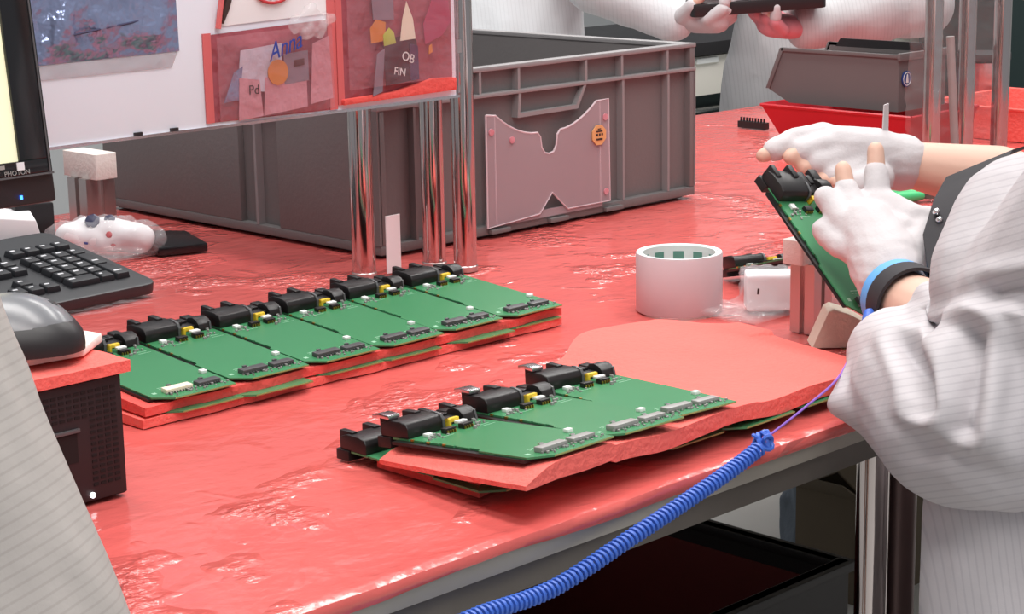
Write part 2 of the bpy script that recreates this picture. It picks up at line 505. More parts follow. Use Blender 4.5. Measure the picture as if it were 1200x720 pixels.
def film_z(x, y):
    n = noise.noise(V((x * 5, y * 9, 0.3)))
    r = 1 - abs(noise.noise(V((x * 7 + y * 3, y * 11, 2.0))))
    return 0.7985 + 0.0006 * n + 0.0013 * max(0, r - 0.8) * 5 * 0.5
def build_film():
    x0, x1, y1 = 0.618, 3.455, 2.407
    xs = [x0 + (x1 - x0) * i / 300 for i in range(301)]
    prof = [(0.9535, -0.0105), (0.9520, -0.0075), (0.9515, -0.004), (0.9535, 0.0), (0.958, 0.0016), (0.964, 0.0018), (0.972, 0.0008)]
    ys = [(p, d) for p, d in prof] + [(0.972 + (y1 - 0.972) * j / 110, None) for j in range(1, 111)]
    vs = []; fs = []
    for (y, d) in ys:
        for x in xs:
            w = 0.0010 * noise.noise(V((x * 13, 1.7, 0)))
            if d is None:
                vs.append((x, y, film_z(x, y)))
            else:
                k = 1 if d < 0 else 0.4
                vs.append((x, y + w * k - 0.0005, 0.7985 + d + (0.004 * noise.noise(V((x * 6, 4, 0))) if d < -0.01 else 0) + 0.0006 * noise.noise(V((x * 25, 8, 0)))))
    nx = len(xs)
    for j in range(len(ys) - 1):
        for i in range(nx - 1):
            fs.append((j * nx + i, j * nx + i + 1, (j + 1) * nx + i + 1, (j + 1) * nx + i))
    return MB().add(vs, fs).build('plastic_film', 'red_film', smooth=True)
tag(build_film(), 'glossy red plastic film covering the whole workbench top', 'table cover')

# ------------------------------------------------------------------ big grey container
def container():
    X0, Y0, W, D, H = 1.564, 1.798, 0.602, 0.602, 0.221
    t = thing('storage_container', 'large open grey plastic container with clear document pocket behind the chrome tubes', 'container', (X0, Y0, TZ))
    wt = 0.012
    mb = MB()
    mb.box((0.014, 0.014, 0.0), (W - 0.014, D - 0.014, 0.012))
    mb.box((wt, wt, 0.012), (W - wt, wt + 0.004, H - 0.004))
    mb.box((wt, D - wt - 0.004, 0.012), (W - wt, D - wt, H - 0.004))
    mb.box((wt, wt + 0.004, 0.012), (wt + 0.004, D - wt - 0.004, H - 0.004))
    mb.box((W - wt - 0.004, wt + 0.004, 0.012), (W - wt, D - wt - 0.004, H - 0.004))
    mb.build('body', 'grey_plastic', t)
    # rim
    mb = MB()
    mb.box((0, 0, H - 0.006), (W, wt + 0.006, H)); mb.box((0, D - wt - 0.006, H - 0.006), (W, D, H))
    mb.box((0, wt + 0.006, H - 0.006), (wt + 0.006, D - wt - 0.006, H)); mb.box((W - wt - 0.006, wt + 0.006, H - 0.006), (W, D - wt - 0.006, H))
    mb.build('rim', 'grey_rim', t, bevel=0.0015)
    # second flange
    mb = MB()
    zz = 0.182
    mb.box((0, 0, zz), (W, wt, zz + 0.005)); mb.box((0, D - wt, zz), (W, D, zz + 0.005))
    mb.box((0, wt, zz), (wt, D - wt, zz + 0.005)); mb.box((W - wt, wt, zz), (W, D - wt, zz + 0.005))
    mb.build('flange', 'grey_rim', t, bevel=0.001)
    # base edge
    mb = MB()
    mb.box((0.001, 0.001, 0.004), (W - 0.001, 0.014, 0.016)); mb.box((0.001, D - 0.014, 0.004), (W - 0.001, D - 0.001, 0.016))
    mb.box((0.001, 0.014, 0.004), (0.014, D - 0.014, 0.016)); mb.box((W - 0.014, 0.014, 0.004), (W - 0.001, D - 0.014, 0.016))
    mb.build('base_edge', 'grey_plastic', t, bevel=0.002)
    for x in (0.176, 0.246, 0.374, 0.446, 0.541):
        MB().box((x - 0.002, 0.001, 0.187), (x + 0.002, wt, H - 0.006)).build('rib', 'grey_rim', t)
    for x in (0.0, 0.060, 0.160, 0.446, 0.541, W - 0.004):
        MB().box((x, 0.001, 0.016), (x + 0.004, wt, 0.182)).build('rib', 'grey_rim' if x > 0.4 else 'grey_plastic', t)
    # left long side: broad pads either side of a deep double slot
    for y0, y1 in ((0.0, 0.200), (0.282, D)):
        MB().box((0.002, max(y0, 0.001), 0.016), (wt, min(y1, D - 0.001), 0.182)).build('side_pad', 'grey_plastic', t, bevel=0.001)
    MB().box((0.001, 0.243, 0.016), (wt, 0.248, 0.182)).build('rib', 'grey_rim', t)
    for y in (0.0, 0.2, 0.4, D - 0.006):
        MB().box((0.001, y, 0.187), (wt, y + 0.005, H - 0.006)).build('rib', 'grey_rim', t)
    MB().box((W - wt, 0.001, 0.016), (W - 0.002, D - 0.001, 0.182)).build('side_pad', 'grey_plastic', t, bevel=0.001)
    MB().box((W - wt, 0.001, 0.187), (W - 0.002, D - 0.001, H - 0.006)).build('side_pad', 'grey_plastic', t, bevel=0.001)
    # hand grip: pocket below the flange
    mb = MB()
    o = [(0.245, 0.184), (0.242, 0.1505), (0.357, 0.1515), (0.375, 0.184)]
    i = [(0.250, 0.184), (0.247, 0.156), (0.354, 0.157), (0.370, 0.184)]
    for k in range(3):
        mb.prism_xz([o[k], o[k + 1], i[k + 1], i[k]], 0.0008, wt)
    mb.build('hand_grip', 'grey_rim', t)
    MB().prism_xz([(0.250, 0.182), (0.247, 0.156), (0.354, 0.157), (0.370, 0.182)], 0.0095, 0.0118).build('grip_recess', 'grey_bin', t)
    # document pocket
    pts = [(0.180, 0.160), (0.197, 0.158)]
    for k in range(7):
        a = k / 6
        pts.append((0.197 + 0.077 * a, 0.158 - 0.030 * (1 - (1 - a) ** 2)))
    pts += [(0.279, 0.122), (0.281, 0.108), (0.287, 0.100), (0.295, 0.098), (0.304, 0.100), (0.309, 0.108), (0.311, 0.122), (0.317, 0.128)]
    for k in range(1, 7):
        a = k / 6
        pts.append((0.317 + 0.071 * a, 0.128 + 0.031 * a ** 1.8))
    pts += [(0.412, 0.160), (0.414, 0.020), (0.330, 0.020), (0.300, 0.046), (0.276, 0.020), (0.180, 0.014)]
    pk = MB().prism_xz(pts, -0.0045, -0.0025).build('document_pocket', 'pocket', t)
    mb = MB()
    loop = [(x, -0.0035, z) for x, z in pts]
    mb.tube(loop + [loop[0]], 0.0014, 6)
    mb.tube([(0.195, -0.0035, 0.157), (0.196, -0.0035, 0.016)], 0.0011, 6)
    mb.tube([(0.394, -0.0035, 0.158), (0.395, -0.0035, 0.020)], 0.0011, 6)
    mb.build('pocket_edge', 'pocket_edge', pk)
    mb = MB().box((0.180, -0.0025, 0.014), (0.4, 0.001, 0.024))
    mb.build('pocket_back', 'pocket', pk)
    for x, z in ((0.225, 0.124), (0.404, 0.136), (0.405, 0.034), (0.188, 0.138)):
        MB().lathe([(0, -0.001), (0.0045, -0.001), (0.0045, 0.001), (0, 0.001)], seg=14, mx=Matrix.Translation((x, -0.0052, z)) @ Matrix.Rotation(math.pi / 2, 4, 'X')).build('rivet', 'bag_slip_pink', pk, smooth=True)
    st = MB().lathe([(0, -0.0008), (0.0145, -0.0008), (0.0145, 0.0008), (0, 0.0008)], seg=8, mx=Matrix.Translation((0.390, -0.0062, 0.113)) @ Matrix.Rotation(math.pi / 2, 4, 'X') @ Matrix.Rotation(0.39, 4, 'Z')).build('sticker', 'sticker_orange', pk)
    mb = MB()
    for x0, z0, x1, z1 in ((-.006, .004, .006, .006), (-.007, -.001, -.003, .002), (-.001, -.001, .002, .002), (.004, -.001, .007, .002), (-.006, -.007, .006, -.0045), (-.003, .0075, .003, .009)):
        mb.box((0.390 + x0, -0.0075, 0.113 + z0), (0.390 + x1, -0.0069, 0.113 + z1))
    mb.build('sticker_print', 'print_dark', pk)
    for x in (0.185, 0.295, 0.405):
        MB().box((x, -0.006, 0.005), (x + 0.035, 0.001, 0.011)).build('base_lug', 'grey_plastic', t, bevel=0.001)
container()

# ------------------------------------------------------------------ chrome lean-pipe tubes
def lean_tube(x, y, label, h=1.5):
    t = thing('chrome_tube', label, 'tube', (x, y, TZ))
    MB().lathe([(0, 0), (0.014, 0), (0.014, h), (0, h)], seg=28).build('tube', 'chrome', t, smooth=True)
    MB().lathe([(0.0141, 0), (0.0150, 0), (0.0150, 0.006), (0.0141, 0.007)], seg=28).build('foot_collar', 'alu', t, smooth=True)
    return t
lean_tube(1.481, 1.734, 'chrome tube standing left of the white card, behind the board of bags')
lean_tube(1.577, 1.716, 'chrome tube right of the white card, behind the board of bags')
lean_tube(1.5865, 1.672, 'chrome tube beside the right edge of the board of bags')
tag(MB().box((1.512, 1.728, 0.8), (1.534, 1.7295, 0.869)).build('paper_card', 'paper'), 'narrow white card upright between two chrome tubes', 'card')
for x, y, l in ((2.618, 1.70, 'chrome tube wrapped in cling film next to the small grey bin'),
                (2.713, 1.70, 'chrome tube in cling film, in the middle of the wrapped three'),
                (2.800, 1.69, 'chrome tube in the wrapped group next to the red tray')):
    lean_tube(x, y, l)
def film_wrap(x0, x1, y0, y1, z1, name, label):
    pts = round_rect(x0, y0, x1, y1, 0.02, 5)
    n = len(pts); vs = []; fs = []
    rows = 150
    for j in range(rows + 1):
        z = TZ + 0.003 + z1 * j / rows
        for k, (x, y) in enumerate(pts):
            cx, cy = (x0 + x1) / 2, (y0 + y1) / 2
            d = V((x - cx, y - cy, 0)).normalized()
            w = 0.009 * noise.noise(V((x * 40, y * 40, z * 16))) + 0.005 * noise.noise(V((x * 90, y * 90, z * 70)))
            vs.append((x + d.x * w, y + d.y * w, z))
    for j in range(rows):
        for k in range(n):
            fs.append((j * n + k, j * n + (k + 1) % n, (j + 1) * n + (k + 1) % n, (j + 1) * n + k))
    return tag(MB().add(vs, fs).build(name, 'clear_film', smooth=True), label, 'cling film')
film_wrap(2.590, 2.765, 1.665, 1.735, 0.6, 'cling_film', 'crinkled clear cling film wrapped round two chrome tubes by the grey bin')
mb = MB()
mb.tube([(2.652, 1.692, 1.0), (2.655, 1.69, 0.95), (2.664, 1.688, 0.86), (2.672, 1.688, 0.801)], 0.0065, 10)
tag(mb.build('grey_cable', 'connector_grey', smooth=True), 'thick grey cable running down inside the cling film', 'cable')

# ------------------------------------------------------------------ board of bags
wb = thing('display_board', 'white display board hung with plastic bags in front of the chrome tubes', 'board', (1.28, 1.66, 1.012))
def wl(mb, name, m, par=wb, **k):
    mb.v = [(x - 1.28, y - 1.66, z - 1.012) for x, y, z in mb.v]
    return mb.build(name, m, par, **k)
wl(MB().box((0.93, 1.656, 1.012), (1.563, 1.661, 1.42)), 'panel', 'whiteboard', bevel=0.001)
wl(MB().box((0.93, 1.6545, 1.0095), (1.567, 1.6625, 1.0125)), 'edge_strip', 'silver')
for x in (1.118, 1.162):
    wl(MB().box((x, 1.653, 1.0125), (x + 0.009, 1.656, 1.016)), 'clip', 'black_plastic')
for x, y in ((1.481, 1.7105), (1.577, 1.694)):
    wl(MB().box((x - 0.006, 1.661, 1.06), (x + 0.006, y + 0.009, 1.075)), 'bracket', 'alu')

def wall_bag(name, label, base_z, xc):
    return thing(name, label, 'bag', (0, 0, 0))
# silver-blue shielding bag
t = thing('shielding_bag', 'blue-grey metallised shielding bag with a clear lower strip on the white board', 'bag', (1.10, 1.6555, 1.076))
def rel(o_list, t):
    for o in o_list:
        o.parent = t
        for v in o.data.vertices:
            v.co -= V(t.location)
rel([fold_board('pouch', 'silver_bag', [(1.012, 1.0915), (1.178, 1.093), (1.176, 1.21), (1.006, 1.21)], 1.6555, 0.001, 0.010, None, 30)], t)
rel([fold_board('clear_strip', 'grey_film', [(1.014, 1.0765), (1.168, 1.077), (1.176, 1.0925), (1.012, 1.091)], 1.6555, 0.0008, 0.0015, None, 8)], t)
mb = MB()
mb.tube([(1.043, 1.6465, 1.118), (1.09, 1.6465, 1.123), (1.125, 1.6465, 1.127)], 0.0012, 5)
mb.v = [tuple(V(p) - V(t.location)) for p in mb.v]
mb.build('seam', 'navy', t)

# pink bag with slips, dot and handwriting
t = thing('pink_parts_bag', 'pink transparent bag holding pale slips, an orange dot and blue handwriting', 'bag', (1.295, 1.6555, 1.014))
def tb(mb, name, m, par=t, **k):
    mb.v = [tuple(V(p) - V(par.location)) for p in mb.v]
    return mb.build(name, m, par, **k)
rel([fold_board('pouch', 'pink_bag', [(1.211, 1.016), (1.378, 1.014), (1.376, 1.112), (1.211, 1.106)], 1.6555, 0.001, 0.004, None, 20)], t)
tb(MB().box((1.207, 1.6535, 1.016), (1.217, 1.6553, 1.108)), 'welded_edge', 'bag_edge')
tb(MB().box((1.372, 1.6535, 1.014), (1.383, 1.6553, 1.20)), 'welded_edge', 'bag_edge')
tb(MB().prism_xz([(1.244, 1.048), (1.25, 1.088), (1.305, 1.092), (1.30, 1.04)], 1.6478, 1.6486), 'slip', 'bag_slip')
tb(MB().prism_xz([(1.226, 1.036), (1.245, 1.037), (1.252, 1.072), (1.24, 1.066)], 1.6476, 1.6485), 'slip', 'silver_bag')
tb(MB().prism_xz([(1.243, 1.016), (1.275, 1.018), (1.272, 1.056), (1.246, 1.06)], 1.6466, 1.6474), 'slip', 'bag_slip_pink')
tb(MB().prism_xz([(1.276, 1.018), (1.335, 1.022), (1.335, 1.055), (1.28, 1.058)], 1.6466, 1.6474), 'slip', 'bag_slip_pink')
tb(MB().prism_xz([(1.305, 1.048), (1.338, 1.050), (1.338, 1.082), (1.305, 1.080)], 1.6464, 1.6472), 'slip', 'bag_slip_grey')
tb(MB().prism_xz([(1.318, 1.066), (1.332, 1.067), (1.332, 1.074), (1.318, 1.073)], 1.6456, 1.6463), 'slip_print', 'print_dark')
tb(MB().prism_xz([(1.340, 1.024), (1.371, 1.028), (1.368, 1.095), (1.345, 1.088)], 1.6468, 1.6476), 'slip', 'bag_slip_pink')
tb(MB().lathe([(0, -0.0005), (0.0135, -0.0005), (0.0135, 0.0005), (0, 0.0005)], seg=24, mx=Matrix.Translation((1.296, 1.6458, 1.062)) @ Matrix.Rotation(math.pi / 2, 4, 'X')), 'dot_sticker', 'orange')
rel([fold_board('clear_front', 'bag_front', [(1.218, 1.018), (1.371, 1.017), (1.371, 1.108), (1.218, 1.104)], 1.6450, 0.0005, 0.004, None, 24)], t)
text('Pd', 'slip_lettering', 'print_dark', t, V((1.256, 1.6452, 1.042)) - V(t.location), (math.pi / 2, 0, 0), 0.014)
text('Anna', 'handwriting', 'print_blue', t, V((1.280, 1.6385, 1.0745)) - V(t.location), (math.pi / 2, -0.28, 0), 0.026, shear=0.5, sx=0.85)

# crumpled tissue with red print above
t = thing('printed_bag', 'red-edged bag with a round red print above the pink bag', 'bag', (1.29, 1.6555, 1.108))
rel([fold_board('pouch', 'paper', [(1.228, 1.114), (1.372, 1.118), (1.372, 1.21), (1.235, 1.21)], 1.6555, 0.001, 0.002, None, 12)], t)
mb = MB().tube([(1.226, 1.652, 1.112), (1.229, 1.652, 1.128), (1.234, 1.652, 1.15), (1.24, 1.652, 1.21)], 0.0032, 6)
tb(mb, 'welded_edge', 'bag_edge', t, smooth=True)
mb = MB().tube([(1.231, 1.651, 1.117), (1.236, 1.651, 1.132), (1.246, 1.651, 1.16)], [0.0012, 0.004, 0.005], 6)
tb(mb, 'dark_loop', 'print_dark', t, smooth=True)
mb = MB()
pts = [(1.298 + 0.024 * math.cos(a), 1.6505, 1.148 + 0.014 * math.sin(a)) for a in [i * math.pi / 10 for i in range(21)]]
mb.tube(pts, 0.0016, 6)
for k in range(4):
    mb.box((1.284 + k * 0.008, 1.6500, 1.140), (1.289 + k * 0.008, 1.6508, 1.152))
tb(mb, 'round_print', 'print_red', t)
rng = random.Random(3)
mb = MB()
for k in range(16):
    a = rng.random() * 6.28
    c = V((1.338 + 0.024 * math.cos(a) * rng.random(), 1.641 + 0.002 * rng.random(), 1.114 + 0.014 * math.sin(a) * rng.random()))
    mb.capsule(c, 0.0075, c + V((0.012 * rng.uniform(-1, 1), 0, 0.010 * rng.uniform(-1, 1))), 0.005)
tag(blob('crumpled_wrap', mb, 0.002, 'clear_bag', None, 2, lambda p, n: 0.002 * noise.noise(p * 130)), 'crumpled clear white wrapping on top of the pink bag', 'wrapping')

# second red bag with bottle and bits
t = thing('mixed_parts_bag', 'red-edged bag with a black lettered pouch, lime and orange bits inside', 'bag', (1.468, 1.6555, 1.018))
rel([fold_board('pouch', 'pink_bag', [(1.385, 1.019), (1.556, 1.020), (1.556, 1.21), (1.385, 1.21)], 1.6555, 0.001, 0.004, None, 20)], t)
tb(MB().box((1.3835, 1.6525, 1.018), (1.392, 1.6553, 1.21)), 'welded_edge', 'bag_edge', t)
mb = MB(); mb.prism_xz([(1.387, 1.018), (1.556, 1.020), (1.556, 1.034), (1.52, 1.036), (1.50, 1.032), (1.46, 1.026), (1.387, 1.024)], 1.6475, 1.6553)
tb(mb, 'bottom_fold', 'foam_deep', t, bevel=0.001)
tb(MB().prism_xz([(1.448, 1.034), (1.496, 1.037), (1.495, 1.08), (1.487, 1.09), (1.455, 1.085), (1.445, 1.078)], 1.6468, 1.6474), 'black_pouch', 'black_gloss', t)
tb(MB().prism_xz([(1.484, 1.037), (1.497, 1.037), (1.496, 1.075), (1.484, 1.078)], 1.6460, 1.6467), 'navy_panel', 'navy', t)
rel([fold_board('clear_front', 'bag_front', [(1.393, 1.034), (1.555, 1.036), (1.555, 1.21), (1.393, 1.21)], 1.6450, 0.0005, 0.004, None, 24)], t)
text('OB', 'pouch_lettering', 'smd_white', t, V((1.470, 1.6455, 1.062)) - V(t.location), (math.pi / 2, 0.35, 0), 0.014)
text('FIN', 'pouch_lettering', 'smd_white', t, V((1.458, 1.6455, 1.046)) - V(t.location), (math.pi / 2, 0.2, 0), 0.012)
tb(MB().prism_xz([(1.470, 1.082), (1.493, 1.083), (1.490, 1.105), (1.481, 1.125), (1.474, 1.105)], 1.6462, 1.6467), 'pouch_neck', 'connector_cream', t)
tb(MB().prism_xz([(1.446, 1.078), (1.464, 1.080), (1.461, 1.092), (1.454, 1.098), (1.445, 1.090)], 1.6462, 1.6467), 'lime_piece', 'lime', t, bevel=0.0002)
tb(MB().prism_xz([(1.428, 1.082), (1.448, 1.084), (1.450, 1.104), (1.436, 1.108), (1.427, 1.098)], 1.6468, 1.6475), 'red_piece', 'orange', t)
tb(MB().prism_xz([(1.432, 1.108), (1.462, 1.106), (1.462, 1.14), (1.430, 1.14)], 1.6468, 1.6475), 'grey_piece', 'bag_slip_grey', t)
tb(MB().prism_xz([(1.508, 1.075), (1.535, 1.084), (1.548, 1.098), (1.545, 1.122), (1.52, 1.125), (1.506, 1.098)], 1.6468, 1.6475), 'magenta_piece', 'magenta', t)
tb(MB().prism_xz([(1.428, 1.024), (1.442, 1.028), (1.447, 1.075), (1.436, 1.07)], 1.6466, 1.6474), 'clear_slip', 'bag_slip_grey', t)
tb(MB().prism_xz([(1.513, 1.064), (1.519, 1.066), (1.518, 1.075), (1.514, 1.073)], 1.6466, 1.6474), 'orange_chip', 'orange', t)

# ------------------------------------------------------------------ monitor on an arm
t = thing('computer_monitor', 'black computer monitor with a pale yellow screen and blue power light', 'monitor', (0.73, 1.58, 0.975))
TILT = Matrix.Rotation(math.radians(-6.5), 4, 'X')
def ml(mb, name, m, par=t, tilt=True, **k):
    mb.v = [tuple((TILT if tilt else Matrix()) @ (V(p) - V((0.76, 1.61, 0.975)))) for p in mb.v]
    return mb.build(name, m, par, **k)
XR = 0.996
ml(MB().box((0.50, 1.590, 0.975), (XR, 1.622, 1.31)), 'body', 'black_plastic', bevel=0.003)
mb = MB()
mb.box((0.50, 1.584, 1.003), (XR - 0.004, 1.590, 1.0155)); mb.box((XR - 0.036, 1.584, 1.0155), (XR - 0.004, 1.590, 1.30))
mb.box((0.50, 1.584, 1.30), (XR - 0.004, 1.590, 1.308)); mb.box((0.50, 1.584, 1.0155), (0.512, 1.590, 1.30))
ml(mb, 'bezel', 'black_gloss', bevel=0.001)
ml(MB().box((0.512, 1.5875, 1.0155), (XR - 0.036, 1.5905, 1.30)), 'screen', 'screen')
ml(MB().box((0.50, 1.5835, 1.0008), (XR - 0.003, 1.5905, 1.0026)), 'bezel_line', 'housing_edge')
ml(MB().box((XR - 0.0075, 1.583, 1.003), (XR - 0.0060, 1.584, 1.30)), 'bezel_line', 'housing_edge')
ml(MB().box((0.9585, 1.5885, 0.981), (0.9605, 1.5902, 0.9845)), 'power_light', 'led_blue')
ml(MB().box((0.9555, 1.5828, 1.0075), (0.963, 1.5842, 1.0145)), 'sticker', 'legend')
ml(MB().box((0.934, 1.5828, 1.0100), (0.943, 1.5842, 1.0135)), 'sticker', 'connector_grey')
text('PHOTON', 'brand_lettering', 'connector_grey', t, TILT @ (V((0.942, 1.5835, 1.0035)) - V((0.76, 1.61, 0.975))), (math.pi / 2 - math.radians(6.5), 0, 0), 0.0062)
ml(MB().box((0.70, 1.622, 1.10), (0.80, 1.66, 1.20)), 'arm_plate', 'black_plastic', tilt=False, bevel=0.003)
ml(MB().tube([(0.74, 1.645, 1.15), (0.70, 1.75, 1.15)], 0.018, 12), 'arm', 'black_plastic', tilt=False, smooth=True)
ml(MB().lathe([(0, 0), (0.04, 0), (0.04, 0.012), (0.018, 0.014), (0.018, 0.45), (0, 0.45)], (0.70, 1.765, 0.801), 20), 'arm_post', 'black_plastic', tilt=False, smooth=True)

# ------------------------------------------------------------------ keyboard
kb = thing('keyboard', 'black keyboard with white legends lying beside the monitor', 'keyboard', (1.262, 1.838, 0.8), (math.radians(9.5), 0, math.radians(3)))
KD = 0.215
MB().prism(round_rect(-0.44, 0, 0, KD, 0.016), 0.003, 0.016).build('case', 'kbd_grey', kb, bevel=0.002)
MB().box((-0.42, KD - 0.02, -0.026), (-0.02, KD - 0.008, 0.004)).build('rear_feet', 'black_plastic', kb)
def keycap(w, d):
    mb = MB(); h = 0.007
    mb.add([(0, 0, 0), (w, 0, 0), (w, d, 0), (0, d, 0), (.0015, .0012, h), (w - .0015, .0012, h), (w - .0015, d - .0012, h), (.0015, d - .0012, h)],
           [(0, 3, 2, 1), (4, 5, 6, 7), (0, 1, 5, 4), (1, 2, 6, 5), (2, 3, 7, 6), (3, 0, 4, 7)])
    return mb.mesh('key', 'key_grey', bevel=0.0008)
P = 0.0205
k1, k2, kw = keycap(P - .002, P - .002), keycap(P - .002, 2 * P - .002), keycap(2 * P - .002, P - .002)
legend = MB()
def key(me, cx, cy, lw=0.008):
    link('key', me, kb, (cx, cy, 0.0158))
    legend.box((cx + 0.004, cy + 0.010, 0.0228), (cx + 0.004 + lw, cy + 0.0130, 0.02305))
x0 = -0.016 - 4 * P
y0 = 0.030
key(k2, x0 + 3 * P, y0, 0.011); key(k2, x0 + 3 * P, y0 + 2 * P); key(k1, x0 + 3 * P, y0 + 4 * P, 0.005)
key(kw, x0, y0); key(k1, x0 + 2 * P, y0, 0.004)
for r in range(1, 5):
    for c in range(3):
        key(k1, x0 + c * P, y0 + r * P, 0.007)
for c in range(4):
    key(k1, x0 + c * P, y0 + 5.5 * P, 0.006)
nx = x0 - 0.012 - 3 * P
for c in range(3):
    key(k1, nx + c * P, y0, 0.006)
    for r in (3, 4, 5.5):
        key(k1, nx + c * P, y0 + r * P, 0.008)
key(k1, nx + P, y0 + P, 0.006)
for r in range(5):
    for c in range(11):
        key(k1, nx - 0.012 - (c + 1) * P, y0 + r * P, 0.006)
legend.build('key_legends', 'legend', kb)

# ------------------------------------------------------------------ small black computer, foam, paper, mouse
t = thing('mini_computer', 'small black box computer with vents and a white power light', 'computer', (0.72, 1.245, 0.8))
MB().box((-0.09, 0.003, 0.001), (0.097, 0.16, 0.098)).build('case', 'pc_black', t, bevel=0.002)
MB().box((-0.088, 0.0, 0.003), (0.0955, 0.003, 0.0965)).build('front_panel', 'pc_black', t, bevel=0.001)
mb = MB(); ms = MB()
for i in range(16):
    for j in range(17):
        x, z = -0.012 + i * 0.0065, 0.014 + j * 0.0046
        if (x > 0.060) or (z > 0.066):
            if x < 0.090: mb.box((x, -0.0005, z), (x + 0.0045, 0.0002, z + 0.0022))
v_ = mb.build('vent_holes', 'pc_vent', t); v_['kind'] = 'stuff'
MB().box((0.0, -0.0025, 0.0595), (0.056, 0.0002, 0.0625)).build('slot_lip', 'housing_edge', t, bevel=0.0005)
MB().box((0.0, -0.0004, 0.036), (0.054, 0.0002, 0.0585)).build('drive_slot', 'pc_vent', t)
MB().lathe([(0, -0.001), (0.0022, -0.001), (0.0022, 0.001), (0, 0.001)], seg=12, mx=Matrix.Translation((0.064, -0.0005, 0.0075)) @ Matrix.Rotation(math.pi / 2, 4, 'X')).build('power_light', 'led_white', t)
def pcfoam(u, v):
    x = 0.632 + 0.190 * u + 0.002 * noise.noise(V((v * 5, 0, 0))); y = 1.240 + 0.17 * v
    return (x, y, 0.9075 + 0.0015 * noise.noise(V((x * 30, y * 30, 5))))
tag(sheet('foam_sheet', 'foam_red', pcfoam, 20, 14, lambda x, y: 0.8985), 'red foam sheet lying on top of the black box computer', 'foam')
tag(MB().prism([(0.74, 1.275), (0.80, 1.268), (0.836, 1.298), (0.832, 1.32), (0.75, 1.33)], 0.9095, 0.917).build('foam_block', 'foam_white', bevel=0.002), 'white foam block under the mouse on the red foam', 'foam')
t = thing('computer_mouse', 'grey and black computer mouse resting on the foam', 'mouse', (0.752, 1.305, 0.9175), (0, 0, math.radians(-28)))
def superell(rx, ry, rz, zc=0.0, ex=2.6, n=24, m_=14):
    vs = []; fs = []
    for j in range(m_ + 1):
        ph = -0.25 + (math.pi / 2 + 0.25) * j / m_
        for i in range(n):
            th = 2 * math.pi * i / n
            c = lambda a: math.copysign(abs(math.cos(a)) ** (2 / ex), math.cos(a)); s_ = lambda a: math.copysign(abs(math.sin(a)) ** (2 / ex), math.sin(a))
            vs.append((rx * math.cos(ph) * c(th), ry * math.cos(ph) * s_(th), max(-0.0, zc + rz * math.sin(ph))))
    for j in range(m_):
        for i in range(n):
            fs.append((j * n + i, j * n + (i + 1) % n, (j + 1) * n + (i + 1) % n, (j + 1) * n + i))
    fs.append(tuple(range(n - 1, -1, -1)))
    return MB().add(vs, fs)
superell(0.062, 0.040, 0.033, 0.004, 3.2).build('shell', 'black_plastic', t, smooth=True)
superell(0.0585, 0.0375, 0.0390, 0.005, 2.9).build('top_cover', 'mouse_top', t, smooth=True)
MB().lathe([(0, -0.003), (0.007, -0.003), (0.008, 0), (0.007, 0.003), (0, 0.003)], seg=16, mx=Matrix.Translation((0.036, 0, 0.028)) @ Matrix.Rotation(math.pi / 2, 4, 'X')).build('scroll_wheel', 'black_plastic', t, smooth=True)

# ------------------------------------------------------------------ circuit boards
BW, BL = 0.083, 0.165
BM = {}
def bmesh_get(key, fn):
    if key not in BM: BM[key] = fn()
    return BM[key]

def pcb_outline():
    p = [(0.0, 0.013), (0.013, 0.003), (0.017, 0.0), (BW - 0.001, 0.0), (BW - 0.001, 0.018), (BW, 0.020), (BW, BL), (0.0035, BL)]
    y = BL - 0.006
    while y > 0.075:
        p += [(0.0035, y), (0.0035, y - 0.013), (0.0045, y - 0.0135), (0.0045, y - 0.0165)]
        y -= 0.017
    p += [(0.0035, 0.066), (0.0, 0.064)]
    return p

def row_pins(mb, x0, x1, y0, y1, z0, z1, n):
    for k in range(n):
        x = x0 + (x1 - x0) * k / (n - 1)
        mb.box((x - 0.0004, y0, z0), (x + 0.0004, y1, z1))

